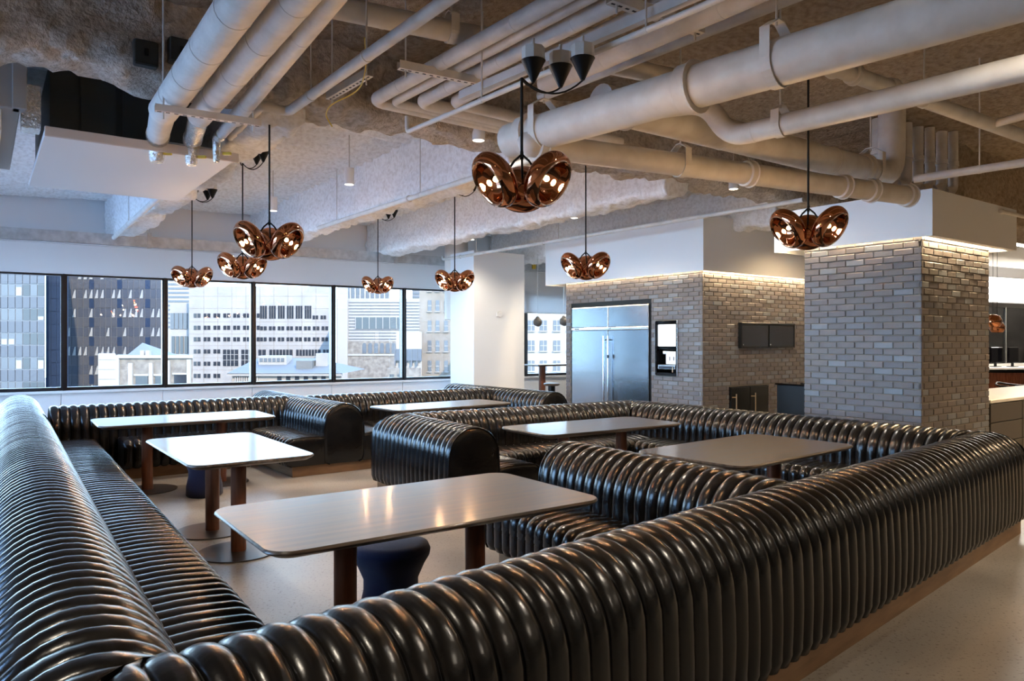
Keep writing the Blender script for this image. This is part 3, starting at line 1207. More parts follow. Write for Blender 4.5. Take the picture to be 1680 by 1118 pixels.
DL = 3.36
names = ['white cylinder downlight glowing beside the foam beam over the left booth',
         'white cylinder downlight half hidden by the large drain pipe',
         'white cylinder downlight behind the pendant over the bright table',
         'white cylinder downlight above the white column', 'white cylinder downlight left of the fridge pendant',
         'white cylinder downlight under the long lower drain pipe']
for nm, (x, y) in zip(names, ((-1.87, 8.4), (-.30, 6.55), (-3.30, 10.1), (-.72, 13.0), (.91, 10.7), (2.62, 8.65))):
    downlight(nm, (x, y, DL), 85)
for i, (u, v) in enumerate(((3.5, 1.0), (3.5, -1.8), (7.1, -1.3), (7.1, -4.2), (-.6, 1.6), (10.6, -3.8), (14, 0.5), (15, 6), (9.3, 1.0), (12, 1.2))):  # unseen downlights added as fill, warmer and stronger on the right
    p = B(u, v, DL)
    downlight('unseen white cylinder downlight added as fill in the ceiling bay', (p.x, p.y, p.z), 80 if u < 9 else 165, .19, (1.0, .87, .70) if u < 9 else (1.0, .70, .40))


downlight('unseen white cylinder downlight added to brighten the bar table nook', (1.75, 14.6, DL), 130)  # added lamp, hidden by the bulkhead, to brighten the nook
p = B(10.3, 5.9, DL)
downlight('unseen white cylinder downlight added to brighten the kitchen niche', (p.x, p.y, p.z), 80, .19, (1.0, .70, .40))  # added lamp behind the pillar bulkhead, warms the niche bricks


# ================================================================== PIPES
def rnd_path(pts, rad, seg=7):
    pts = [Vector(p) for p in pts]
    out = [pts[0]]
    for a, b, c in zip(pts, pts[1:], pts[2:]):
        d1, d2 = (a - b), (c - b)
        r = min(rad, d1.length * .49, d2.length * .49)
        p, q = b + d1.normalized() * r, b + d2.normalized() * r
        for i in range(seg + 1):
            s = i / seg
            out.append(p * (1 - s) ** 2 + b * 2 * s * (1 - s) + q * s ** 2)
    out.append(pts[-1])
    return out


def pipe(name, label, pts, r, mat='pipe', rad=None, hubs=(), straps=(), rods=(), seams=(), cat='pipe', group=None, hub_w=.10, hub_g=1.22):
    """pts: world points. hubs/straps/rods: (segment index, fraction)"""
    pts = [Vector(p) for p in pts]
    o0 = pts[0].copy()
    t = thing(name, label, cat, o0[:], 0, group)
    pts = [p - o0 for p in pts]
    MB().tube(rnd_path(pts, rad or r * 2.2), r, 20).build('pipe_run', M[mat], t, 60)

    def at(sf):
        a, b = pts[int(sf[0])], pts[int(sf[0]) + 1]
        return a + (b - a) * sf[1], (b - a).normalized()
    for h in hubs:
        p, d = at(h)
        g, w = hub_g, hub_w
        MB().tube([p - d * w * .5, p - d * w * .42, p - d * w * .40, p + d * w * .15, p + d * w * .25, p + d * w * .30, p + d * w * .32],
                  [r * 1.02, r * g, r * g * 1.02, r * g * 1.02, r * g * 1.1, r * g * 1.1, r * 1.02], 24).build('hub', M[mat], t, 30)
    for h in seams:
        p, d = at(h)
        MB().tube([p - d * .012, p + d * .012], r * 1.025, 20).build('band', M[mat], t, 30)
    for h in straps:
        p, d = at(h)
        side = d.cross(Vector((0, 0, 1))).normalized()
        w = .028
        mb = MB()
        ring = []
        path = [side * r * 1.04 + Vector((0, 0, r * 1.25))]
        for a in np.linspace(0, -180, 13):
            path.append(side * r * 1.04 * math.cos(R(a)) + Vector((0, 0, r * 1.04 * math.sin(R(a)))))
        path.append(-side * r * 1.04 + Vector((0, 0, r * 1.25)))
        path.append(-side * r * .25 + Vector((0, 0, r * 1.75)))
        path.append(side * r * .25 + Vector((0, 0, r * 1.75)))
        path.append(side * r * 1.04 + Vector((0, 0, r * 1.25)))
        vs_, fs = [], []
        for q in path:
            qn = Vector((q.x, q.y, q.z))
            outw = qn.normalized() * .006
            for (e, off) in ((-1, 0), (1, 0), (1, 1), (-1, 1)):
                vs_.append(p + q + d * w * e + (outw if off else Vector((0, 0, 0))))
        for i in range(len(path) - 1):
            for k in range(4):
                j = (k + 1) % 4
                fs.append((i * 4 + k, i * 4 + j, i * 4 + 4 + j, i * 4 + 4 + k))
        mb.add(vs_, fs)
        mb.build('strap_hanger', M[mat], t)
        top = DECK - (o0.z + p.z)
        MB().tube([p + Vector((0, 0, r * 1.6)), p + Vector((0, 0, max(top, r * 1.6 + .05)))], .007, 8).build('hanger_rod', M['pipe'], t, 60)
    for h in rods:
        p, d = at(h)
        top = DECK - (o0.z + p.z)
        MB().tube([p + Vector((0, 0, r * .9)), p + Vector((0, 0, max(.05, top)))], .006, 8).build('hanger_rod', M['pipe'], t, 60)
        MB().tube([p - d * .012, p + d * .012], r * 1.12, 16).build('clip', M[mat], t, 40)
    return t


def ext(a, b, s):                     # point beyond b on the line a-b
    a, b = Vector(a), Vector(b)
    return b + (b - a).normalized() * s


# three insulated pipes from the ceiling unit towards the camera
z = 3.20
g3 = 'insulated pipes at the ceiling unit'
a, b = at_z(268, 182, z), at_z(396, 0, z)
pipe('insulated_pipe', 'thickest white wrapped pipe leaving the ceiling unit, leftmost of three', [a, ext(a, b, 3.0)], .098, 'wrap',
     seams=((0, .08), (0, .17), (0, .27), (0, .38)), group=g3)
a2, b2 = at_z(327, 190, z), at_z(484, 0, z)
pipe('insulated_pipe', 'middle white wrapped pipe of the three at the ceiling unit', [a2, ext(a2, b2, 3.0)], .086, 'wrap',
     seams=((0, .1), (0, .2), (0, .31), (0, .42)), group=g3)
a3, b3 = at_z(386, 196, z), at_z(540, 4, z)
pipe('insulated_pipe', 'thinnest white wrapped pipe of the three at the ceiling unit', [a3, ext(a3, b3, 3.0)], .056, 'wrap',
     seams=((0, .08), (0, .2), (0, .33)), group=g3)
# their wrapped ends and foil caps
fo = 'foil wrapped pipe ends'
for (pa, px, py, r, lab) in ((a, 258, 226, .086, 'foil capped pipe end below the leftmost wrapped pipe'),
                             (a2, 315, 232, .072, 'foil wrapped pipe end beside the yellow valve'),
                             (a3, 358, 226, .042, 'small foil wrapped pipe end at the right')):
    end = at_z(px, py, z - .03)
    d = (end - pa).normalized()
    mid = pa + (end - pa) * .55
    t = thing('foil_pipe_end', lab, 'pipe end', mid[:], 0, fo)
    MB().tube([pa + d * .02 - mid, end - mid], [r, r * .92], 18).build('wrapped_end', M['foil' if lab.startswith('foil wrapped') else 'wrap'], t, 60)
    MB().tube([end - d * .10 - mid, end - d * .03 - mid, end + d * .05 - mid, end + d * .055 + Vector((0, 0, -.16)) - mid, end + d * .055 + Vector((0, 0, -.18)) - mid],
              [r * 1.02, r * 1.03, r * .8, r * .62, r * .5], 16).build('foil_cap', M['foil'], t, 60)
    q = end + d * .06 + Vector((.05, 0, -.11)) - mid
    MB().bbox(q.x, q.x + .07, q.y - .01, q.y + .01, q.z - .012, q.z + .012, .004).build('valve_handle', M['yellow'], t)


def strut(label, p, q, w=.041, h=.041, holes=True, rods=True):
    p, q = Vector(p), Vector(q)
    L = (q - p).length
    d = (q - p).normalized()
    t = thing('strut_channel', label, 'strut', p[:], math.atan2(d.y, d.x))
    mb = MB()
    mb.box(0, L, -w / 2, w / 2, -.004, 0)
    mb.box(0, L, -w / 2, -w / 2 + .004, 0, h)
    mb.box(0, L, w / 2 - .004, w / 2, 0, h)
    mb.build('rail', M['pipe'], t)
    if holes:
        mb = MB()
        n = int(L / .05)
        for k in range(n):
            mb.box((k + .5) * L / n - .012, (k + .5) * L / n + .012, -.006, .006, -.006, -.0035)
        s = mb.build('slots', M['black'], t)
        s['kind'] = 'stuff'
    if rods:
        for x in (.05, L - .05):
            MB().tube([(x, 0, -.05), (x, 0, DECK - p.z)], .006, 8).build('hanger_rod', M['pipe'], t, 60)
    return t


strut('perforated strut carrying the wrapped pipes at the ceiling unit', at_z(254, 181, 3.055), at_z(428, 207, 3.055))
strut('perforated strut under the central pipe bundle', at_z(654, 112, 3.38), at_z(802, 142, 3.38), .05, .05)
strut('short perforated strut hanging left of the pipe bundle', at_z(540, 163, 3.35), at_z(607, 124, 3.35), .05, .05)
strut('long strut channel crossing below the pipe bundle', at_z(757, 163, 3.22), at_z(1180, -18, 3.22), .045, .05, False, False)
strut('strut at the top of the picture above the drain pipe', at_z(1000, 3, 3.34), at_z(1150, 56, 3.34), .06, .05)

# thin pipe with an elbow left of the bundle
z = 3.30
pipe('ceiling_pipe', 'slim grey pipe with elbow sloping to the top of the picture', [at_z(378, 224, z), at_z(430, 172, z), at_z(472, 184, z), ext(at_z(472, 184, z), at_z(732, 0, z), 1.6)], .036,
     rods=((2, .35), (2, .12)))
# cross pipe at the top
a, b = at_z(560, 14, 3.6), at_z(800, 64, 3.6)
pipe('ceiling_pipe', 'wide white pipe crossing at the top behind the slim pipe', [ext(b, a, 2.5), a, ext(a, b, 1.6)], .070, straps=((1, .28), (1, .62)), seams=((1, .1),))
# central bundle with elbows into runs along the girder
z = 3.46
bl = [((612, 165), (893, 10), .050), ((645, 168), (948, 6), .034), ((688, 168), (1003, 8), .052), ((742, 168), (1033, 32), .047)]
labs = ['leftmost insulated pipe of the central ceiling bundle', 'thin second pipe of the central ceiling bundle',
        'third insulated pipe of the central ceiling bundle', 'rightmost insulated pipe of the central ceiling bundle']
for k, ((p, q, r), lab) in enumerate(zip(bl, labs)):
    a, b = at_z(*p, z), at_z(*q, z)
    side = B(1, 0) - B(0, 0)
    e = a + side * (2.6 - .25 * k) + Vector((0, 0, -.0))
    pipe('insulated_pipe', lab, [e + Vector((0, 0, -.02)), a, ext(a, b, 2.2)], r, 'wrap', seams=((1, .1), (1, .25), (1, .42), (0, .3), (0, .7)), group='central ceiling pipe bundle')
# conduit below the bundle
a, b = at_z(668, 217, 3.14), at_z(1120, 24, 3.14)
pipe('conduit', 'thin white conduit running under the bundle to the near pendant box', [a + Vector((0, 0, .12)), a, ext(a, b, 1.2)], .017, rods=((1, .25), (1, .62)))
a, b = at_z(948, 116, 3.34), at_z(1180, 14, 3.34)
pipe('insulated_pipe', 'pinkish wrapped pipe right of the near lamp canopies', [ext(b, a, .35), ext(a, b, 1.5)], .062, 'wrap', seams=((0, .2), (0, .5)))
a, b = at_z(1039, 98, 3.55), at_z(1250, 14, 3.55)
pipe('ceiling_pipe', 'warm lit thin pipe above the large drain pipe', [ext(b, a, 1.0), ext(a, b, 1.5)], .042)

# large drain pipe
z = 3.02
a, b = at_z(836, 232, z), at_z(1560, 20, z)
pipe('drain_pipe', 'largest white drain pipe sloping across the top right', [a, ext(a, b, 1.8)], .122,
     hubs=((0, .045), (0, .33), (0, .82)), straps=((0, .075), (0, .44)), hub_w=.13, hub_g=1.14)
# elbow and lower long drain pipe
z2 = 2.93
c, d = at_z(905, 241, z2), at_z(1496, 322, z2)
pipe('drain_pipe', 'long lower drain pipe ending in front of the pillar bulkhead', [a + Vector((.22, -.20, -.05)), at_z(862, 236, z2), d], .088,
     rad=.2, hubs=((1, .03), (1, .50), (1, .77), (1, .86), (1, .985)), straps=((1, .33),), hub_w=.09, hub_g=1.15)
# upper thick drain pipe turning up above the pillar
z3 = 3.23
a, b = at_z(985, 168, z3), at_z(1462, 290, z3)
pipe('drain_pipe', 'thick drain pipe turning up into the ceiling above the pillar', [a, b, b + Vector((.02, .02, .75))], .128, rad=.24,
     hubs=((0, .06), (0, .86)), straps=((0, .90),), seams=((0, .33), (0, .72)), hub_w=.10, hub_g=1.08)
# curved waste pipe
z4 = 2.93
a, b = at_z(1196, 226, z4), at_z(1680, 112, z4)
top = at_z(1160, 168, 3.17)
pipe('drain_pipe', 'curved drain pipe bending down beside the large one', [top + Vector((-.35, .22, .02)), top, a, ext(a, b, 1.4)], .068, rad=.20,
     hubs=(), straps=((2, .12),), seams=((1, .45), (2, .06)))
# grooved pipe with couplings
z5 = 3.22
a, b = at_z(1352, 104, z5), at_z(1680, 10, z5)
pipe('ceiling_pipe', 'white pipe with bolted couplings behind the drain pipes, rising to the right', [at_z(1368, 116, z5), a, ext(a, b, 1.2)], .052, hubs=((1, .07),), hub_w=.06)
a, b = at_z(1360, 108, z5), at_z(1690, 228, z5)
pipe('ceiling_pipe', 'white pipe with bolted couplings falling to the right edge', [a, ext(a, b, 1.5)], .050, hubs=((0, .06), (0, .16)), rods=((0, .26),), hub_w=.06)
a, b = at_z(1620, 206, z5), at_z(1680, 190, z5)
pipe('ceiling_pipe', 'short branch pipe at the right edge', [a, ext(a, b, 1.0)], .030)
a, b = at_z(1500, 294, 3.0), at_z(1680, 267, 3.0)
pipe('ceiling_pipe', 'slim pipe from the risers to the right edge', [a, ext(a, b, 1.2)], .034, rods=((0, .25),), seams=((0, .12),))
# risers
for k in range(7):
    q = B(7.76 + .19 * k, 4.0 - .04 * k, 3.62)
    r = (.085, .075, .065, .055, .05, .055, .05)[k]
    zb = 3.17
    lean = B(-.22, 0) - B(0, 0)
    pipe('riser_pipe', ('first', 'second', 'third', 'fourth', 'fifth', 'sixth', 'seventh')[k] + ' riser pipe from the left in the row above the pillar bulkhead', [Vector((q.x, q.y, DECK)), Vector((q.x, q.y, zb + .09)), Vector((q.x, q.y, zb + .09)) + lean + Vector((0, 0, -.03))], r,
         'wrap' if k in (2, 3, 5) else 'pipe', rad=r * 1.8, hubs=((0, .55),), hub_w=.07, hub_g=1.12, group='riser pipes above the pillar')
# sprinkler lines
a, b = at_z(523, 374, 3.2), at_z(790, 288, 3.2)
pipe('sprinkler_pipe', 'thin sprinkler pipe along the foam beam over the left booth', [a, ext(a, b, 1.2)], .030, rods=((0, .12), (0, .55)), hubs=((0, .5),), hub_w=.05)
a, b = at_z(727, 426, 3.22), at_z(1318, 328, 3.22)
pipe('sprinkler_pipe', 'thin sprinkler pipe in front of the fridge bulkhead', [a + Vector((0, 0, .06)), a, b], .028, rods=((1, .15), (1, .45)), hubs=((1, .40), (1, .08)), hub_w=.05)
a, b = at_z(187, 390, 3.18), at_z(238, 344, 3.18)
pipe('sprinkler_pipe', 'thin sprinkler pipe by the beam at the left windows', [a, ext(a, b, 1.0)], .035, rods=((0, .4),))
for k, (x0, y0, x1, y1) in enumerate(((214, 392, 236, 352), (224, 394, 250, 350), (290, 396, 298, 348), (330, 398, 322, 350))):
    d0 = 13.2 + .25 * k
    pa, pb = at_d(x0, y0, d0), at_d(x1, y1, d0 + .1)
    pipe('conduit', ('leftmost', 'second', 'third', 'rightmost')[k] + ' thin bent conduit on the wall above the cable tray', [pa + Vector((-.25, -.1, -.05)), pa, pb], .016, rad=.15, group='wall conduits above the windows')
a = on_v(1641, 347, 3.35)
pipe('ceiling_pipe', 'short sprinkler stub beside the pillar bulkhead', [a, a + (B(1.5, -.05) - B(0, 0))], .022, hubs=((0, .02),), hub_w=.05)

pts = [at_z(598, 62, 3.42), at_z(602, 110, 3.36), at_z(590, 150, 3.3), at_z(540, 172, 3.22), at_z(534, 190, 3.2), at_z(545, 208, 3.14)]
tag(MB().tube(rnd_path(pts, .2), .005, 6).build('loose_wire', M['yellow'], None, 60), 'loose yellow wire hanging below the short strut', 'wire')

# ---------------- cable tray along the windows
t = thing('cable_tray', 'galvanised steel cable tray hanging along the windows', 'cable tray', WP[:], math.pi / 2 - R(57.7))
mb = MB()
mb.box(-4.4, 10.6, -.62, -.615, 3.12, 3.30)
mb.box(-4.4, 10.6, -.62, -.50, 3.12, 3.126)
mb.build('tray_side', M['galv'], t)
mb = MB()
mb.box(-4.4, 10.6, -.40, -.395, 3.12, 3.30)
mb.build('tray_side', M['galv'], t)
for k in range(7):
    x = -3.2 + 2.2 * k
    mb = MB()
    mb.box(x - .03, x + .03, -.66, -.62, 3.10, 3.36)
    mb.tube([(x, -.64, 3.3), (x, -.64, DECK)], .006, 8)
    mb.build('hanger', M['galv'], t)
MB().tube([(-4.4, -.63, 3.10), (10.6, -.63, 3.10)], .012, 8).build('cable', M['blind'], t, 60)
mb = MB()
mb.bbox(9.0, 9.22, -.66, -.60, 3.14, 3.28, .005)
mb.build('junction_box', M['galv'], t)
mb = MB()
mb.bbox(8.86, 8.94, -.665, -.62, 3.16, 3.26, .005)
mb.build('sticker', M['yellow'], t)

# ---------------- ceiling fan-coil unit, duct, boxes
t = thing('ceiling_air_unit', 'dark ceiling air unit with a white bottom panel', 'air unit', B(.38, 6.28, 3.06)[:], RZ_B)
MB().bbox(0, 1.36, .02, 2.32, .03, .07, .004).build('bottom_panel', M['panel'], t)
MB().bbox(-.005, 1.365, 0, .03, .0, .07, .004).build('panel_edge', M['panel_edge'], t)
mb = MB()
mb.box(.05, 1.12, .35, 2.2, .075, .66)
mb.build('casing', M['dark_unit'], t)
for (x0, x1, y) in ((.25, .50, .31), (.55, .75, .33), (.80, 1.11, .34)):
    MB().bbox(x0, x1, y, y + .05, .09, .64, .006).build('casing_panel', M['dark_unit'], t)
MB().bbox(.80, 1.3, .30, .34, .08, .16, .004).build('drain_lip', M['galv'], t)
MB().bbox(-.14, -.02, .10, .28, .06, .38, .005).build('bright_edge', M['foil'], t)
t = thing('air_duct', 'large grey sheet metal duct at the left edge', 'duct', B(-2.2, 6.28, 3.22)[:], RZ_B)
MB().bbox(0, 2.43, 0, 2.3, 0, .52, .006).build('duct_body', M['duct'], t)
MB().bbox(2.38, 2.47, -.02, .1, .0, .52, .006).build('flange', M['duct'], t)
MB().bbox(.2, 2.32, .05, 2.2, -.16, .0, .006).build('lower_duct', M['panel'], t)
for (x, y, lab) in ((238, 90, 'dark square junction box on the foam girder, left of two'), (295, 86, 'dark square junction box on the foam girder, right of two')):
    p = on_v(x, y, 5.46)
    t = thing('junction_box', lab, 'junction box', p[:], RZ_B, 'dark junction boxes')
    MB().bbox(-.075, .075, -.05, .04, -.085, .085, .008).build('box', M['dark_unit'], t)
    MB().bbox(-.07, .07, -.056, -.05, -.078, .078, .003).build('cover', M['dark_unit'], t)
    MB().bbox(-.012, .012, -.066, -.056, -.025, .025, .003).build('switch', M['black'], t)

# ================================================================== KITCHEN WALL ITEMS
# fridge (faces -u); local x -> -v, local -y -> viewer
fw = fr1 - fr0
t = thing('double_fridge', 'wide stainless steel double door fridge built into the pale brick wall', 'fridge', B(FU, FV1 - fr0)[:], RZ_U)
MB().box(.03, fw - .03, .04, .66, .0, 2.16).build('carcass', M['black'], t)
mb = MB()
mb.box(0, fw, -.012, .05, 2.155, 2.235)
mb.box(fw - .045, fw, -.012, .05, 0, 2.155)
mb.box(0, .03, -.01, .05, 0, 2.155)
mb.build('surround', M['black'], t)
h = (.035 + fw - .05) / 2
for (x0, x1) in ((.035, h - .004), (h + .004, fw - .05)):
    MB().bbox(x0, x1, -.035, .03, .10, 1.745, .006).build('door', M['steel'], t)
    MB().bbox(x0, x1, -.035, .03, 1.80, 2.145, .006).build('upper_panel', M['steel'], t)
mb = MB()
mb.bbox(.035, fw - .05, -.04, .03, 1.75, 1.795, .004)
mb.build('trim_bar', M['steel_bright'], t)
MB().bbox(.035, fw - .05, -.04, .0, 2.132, 2.15, .003).build('top_bar', M['steel_bright'], t)
MB().bbox(h - .01, h + .01, -.042, -.02, 1.795, 2.14, .003).build('centre_bar', M['steel_bright'], t)
for x in (h - .055, h + .055):
    hd = MB().tube([(x, -.085, .35), (x, -.085, 1.65)], .016, 14).build('handle', M['steel_bright'], t, 60)
    for zz in (.42, 1.58):
        MB().tube([(x, -.03, zz), (x, -.085, zz)], .010, 10).build('standoff', M['black'], hd, 60)
MB().bbox(h + .045, h + .085, -.105, -.09, 1.27, 1.33, .003).build('latch', M['black'], t)
MB().bbox(.12, .24, -.0415, -.039, 1.764, 1.780, .001).build('badge', M['b_navy'], t)
MB().bbox(h + .05, h + .075, -.0415, -.039, 1.768, 1.785, .001).build('indicator', M['black'], t)

# drinks dispenser
dw = di1 - di0
t = thing('drink_dispenser', 'black framed drinks dispenser with white lit panel right of the fridge', 'dispenser', B(FU, FV1 - di0, 1.03)[:], RZ_U)
mb = MB()
mb.box(0, dw, .0, .30, 0, .02)
mb.box(0, dw, .0, .30, .82, .84)
mb.box(0, .02, .0, .30, 0, .84)
mb.box(dw - .02, dw, .0, .30, 0, .84)
mb.box(0, dw, .28, .30, 0, .84)
mb.build('niche', M['black'], t)
mb = MB()
for (x0, x1, z0, z1) in ((-.015, .025, 0, .84), (dw - .02, dw + .012, 0, .84), (0, dw, -.01, .04), (0, dw, .80, .85)):
    mb.bbox(x0, x1, -.05, .0, z0, z1, .004)
mb.build('frame', M['black_gloss'], t)
MB().bbox(dw + .002, dw + .016, -.055, -.01, -.01, .85, .002).build('side_trim', M['steel_bright'], t)
MB().bbox(.035, dw - .025, -.035, .02, .45, .79, .006).build('lit_panel', M['screen_white'], t)
MB().bbox(.02, dw - .02, -.01, .2, .40, .45, .004).build('shelf', M['black_gloss'], t)
mc = MB().bbox(.19, dw - .022, -.03, .2, .17, .37, .008).build('brewer', M['plastic_white'], t)
for x in (.27, .35):
    MB().bbox(x, x + .012, -.034, -.03, .23, .29, .001).build('slot', M['black'], mc)
MB().bbox(.13, .24, -.03, .1, .33, .375, .006).build('spout', M['plastic_white'], t)
tr_ = MB().bbox(.04, dw - .03, -.045, .16, .09, .165, .006).build('drip_tray', M['steel_bright'], t)
MB().bbox(.06, dw - .05, -.047, -.045, .10, .14, .001).build('tray_window', M['b_navy'], tr_)
MB().tube([(dw - .08, -.05, .05), (dw - .08, -.05, .13)], .006, 8).build('tap', M['brass'], t, 60)

# black twin glass panel on the brown brick wall
p0 = on_v(1212, 550, FV0 - .04)
p1 = on_v(1300, 550, FV0 - .04)
W_ = (p1 - p0).length
t = thing('twin_glass_panel', 'black framed twin glass panel mounted on the brown brick wall', 'panel', (p0.x, p0.y, 1.575), RZ_V)
hh = .40
z00 = -.125
MB().bbox(0, W_, -.03, .02, z00, z00 + hh, .004).build('backing', M['black'], t)
mb = MB()
mb.bbox(0, W_, -.05, -.03, z00, z00 + .02, .003)
mb.bbox(0, W_, -.05, -.03, z00 + hh - .035, z00 + hh, .003)
mb.bbox(0, .02, -.05, -.03, z00, z00 + hh, .003)
mb.bbox(W_ - .03, W_, -.05, -.03, z00, z00 + hh, .003)
mb.build('frame', M['black'], t)
for (x0, x1) in ((.022, W_ * .49), (W_ * .51, W_ - .032)):
    g = MB().bbox(x0, x1, -.044, -.03, z00 + .022, z00 + hh - .037, .003).build('glass_door', M['black_gloss'], t)
    MB().lathe([(0, .004), (.010, .003), (.011, 0), (0, 0)], 12, Matrix.Translation((x0 + .03, -.044, z00 + .055)) @ Matrix.Rotation(R(90), 4, 'X')).build('knob', M['steel_bright'], g, 40)

# black undercounter cabinet with two brass handles in the wall recess
t = thing('black_cabinet', 'black cabinet with two brass bar handles below the twin glass panel', 'cabinet', B(FU - .03 + .64, FV0)[:], RZ_V)
MB().bbox(0, .96, -.02, .5, .0, .86, .004).build('body', M['black'], t)
for k, (x0, x1) in enumerate(((.01, .475), (.485, .95))):
    dr = MB().bbox(x0, x1, -.045, -.02, .05, .845, .004).build('door', M['black'], t)
    x = x0 + .075
    hd = MB().tube([(x, -.085, .25), (x, -.085, .75)], .009, 10).build('handle', M['brass'], dr, 60)
    MB().tube([(x - .06, -.05, .70), (x, -.085, .70)], .007, 8).build('standoff', M['brass'], dr, 60)
t = thing('black_counter', 'black counter cabinet beside the brick pillar', 'cabinet', B(9.75, 5.05)[:], RZ_B)
MB().bbox(0, .6, 0, 1.55, 0, .90, .004).build('body', M['black'], t)
MB().bbox(-.02, .62, -.01, 1.57, .90, .925, .004).build('worktop', M['black_gloss'], t)
MB().lathe([(0, 0), (.07, 0), (.075, .012), (.06, .02), (0, .02)], 20, Matrix.Translation((.2, 1.2, .925))).build('sink_cover', M['steel_bright'], t, 40)

# sensor on the white column
p = on_v(820, 516, 11.755)
t = thing('wall_sensor', 'small white round sensor on the white column', 'sensor', p[:], RZ_V)
MB().lathe([(0, .02), (.05, .018), (.06, .006), (.06, 0), (0, 0)], 20, Matrix.Rotation(R(90), 4, 'X')).build('body', M['plastic_white'], t, 40)
MB().bbox(-.085, -.06, -.02, 0, -.05, .05, .004).build('bracket', M['plastic_white'], t)

# ---------------- nook: bar table, stool, two small pendants
t = thing('bar_table', 'high bar table with wooden legs in the window nook', 'table', (.55, 15.75, 0), math.pi / 2 - R(57.7))
MB().bbox(-.15, 2.0, -.25, .35, 1.02, 1.055, .01).build('table_top', M['table'], t)
for x in (.12, .98):
    MB().tube([(x, .0, 0), (x, .0, 1.02)], .075, 20).build('leg', M['leg'], t, 60)
p = at_d(905, 629, 14.2)
t = thing('bar_stool', 'dark round bar stool in the window nook', 'stool', (p.x, p.y, 0))
MB().lathe([(0, p.z - .05), (.13, p.z - .05), (.155, p.z - .035), (.16, p.z - .015), (.14, p.z), (0, p.z)], 28).build('seat', M['base_disc'], t, 50)
MB().tube([(0, 0, .02), (0, 0, p.z - .04)], .07, 20).build('pedestal', M['black'], t, 60)
MB().lathe([(0, 0), (.18, 0), (.18, .02), (0, .025)], 28).build('base', M['black'], t, 40)
for (x, y, lab) in ((882, 529, 'small dark ball pendant at the nook window, left of two'), (925, 528, 'small dark ball pendant beside the fridge wall')):
    p = at_d(x, y, 15.0)
    t = thing('ball_pendant', lab, 'pendant lamp', p[:], R(-20), 'small ball pendants')
    r = .092
    prof = [(r * math.sin(R(a_)), r * math.cos(R(a_))) for a_ in np.linspace(12, 150, 16)]
    MB().lathe(prof, 28, Matrix.Rotation(R(25), 4, 'Y')).build('ball', M['drawer'], t, 70)
    MB().lathe([(0, -.05), (.05, -.055), (.044, -.075)], 20, Matrix.Rotation(R(25), 4, 'Y')).build('reflector', M['plastic_white'], t, 60)
    MB().lathe([(0, .12), (.02, .118), (.04, .10), (.04, .07), (0, .065)], 18).build('cap', M['drawer'], t, 50)
    MB().tube([(0, 0, .11), (0, 0, DECK - p.z)], .004, 6).build('cord', M['galv'], t, 60)

# ---------------- right background: counter, reception desk, glass office
t = thing('island_counter', 'white topped counter with dark drawers right of the brick pillar', 'counter', B(9.19, 3.50)[:], RZ_B)
MB().bbox(0, 3.6, -.02, .85, .86, .90, .006).build('worktop', M['stone_top'], t)
MB().box(.02, 3.58, .02, .82, 0, .86).build('carcass', M['black'], t)
for k in range(4):
    for (z0, z1) in ((.08, .40), (.41, .63), (.64, .85)):
        MB().bbox(.02 + k * .90, .90 + k * .90, -.005, .02, z0, z1, .003).build('drawer_front', M['drawer'], t)

p = at_d(1690, 612, 14.5)
t = thing('reception_desk', 'dark red wood reception desk with a stone top', 'desk', (p.x, p.y, 0), R(8))
n = 22
poly = []
for k in range(n + 1):
    a_ = R(200 + 140 * k / n)
    poly.append((1.9 * math.cos(a_), .6 * math.sin(a_)))
MB().prism(poly, .0, .96).build('front', M['red_wood'], t, 30)
MB().prism([(x * 1.03, y * 1.08) for (x, y) in poly], .96, 1.01).build('worktop', M['black_gloss'], t, 30)
p2 = at_d(1664, 626, 12.2)
t = thing('lounge_chair', 'dark curved back chair in front of the reception desk', 'chair', (p2.x, p2.y, 0), R(30))
pts = [(.27 * math.cos(R(a_)), .25 * math.sin(R(a_)), .86 - .05 * abs(math.cos(R(a_)))) for a_ in np.linspace(-10, 190, 16)]
MB().tube(pts, .016, 8).build('back_rail', M['black'], t, 60)
MB().bbox(-.24, .24, -.24, .24, .42, .47, .02).build('seat', M['red_wood'], t)
for (x, y) in ((-.22, -.2), (.22, -.2), (-.24, .1), (.24, .1)):
    MB().tube([(x, y, 0), (x, y, .82 if y > 0 else .43)], .015, 8).build('leg', M['black'], t, 60)

# glass office behind the desk
p = at_d(1650, 560, 17.5)
t = tag(link('wall_glass_office', None, None, (p.x, p.y, 0), RZ_V - R(8)), 'glazed office partition behind the reception desk', None, None, 'structure')
MB().box(-2.6, 4, 0, .1, 0, 1.02).build('low_panel', M['warm_white'], t)
MB().box(-2.6, 4, 0, .1, 2.36, 2.46).build('head_rail', M['drawer'], t)
for k in range(5):
    x = -2.6 + 1.3 * k
    MB().box(x, x + .03, 0, .08, 1.02, 2.36).build('post', M['steel_bright'], t)
    MB().box(x + .03, x + 1.3, .03, .036, 1.02, 2.36).build('pane', M['glass'], t)
mb = MB()
mb.box(-3, 4.5, -.2, .3, 2.46, 3.05)
struct_o = mb.build('fascia', M['white'], t)
MB().box(-3, 4.5, -.22, -.2, 3.05, 3.28).build('dark_band', M['drawer'], t)
MB().box(-3, 4.5, -.2, .3, 3.28, 3.8).build('upper_fascia', M['warm_white'], t)
for k in range(7):
    x = -1.2 + .22 * k
    c = MB().tube([(x, 1.6 + .05 * (k % 2), .2), (x, 1.6 + .05 * (k % 2), 2.3)], .12, 14).build('curtain_fold', M['curtain'], t, 60)
MB().box(-3, 4, 2.6, 2.7, 0, 3.2).build('rear_wall', M['blind'], t)
ld = bpy.data.lights.new('office_fill_light', 'AREA')
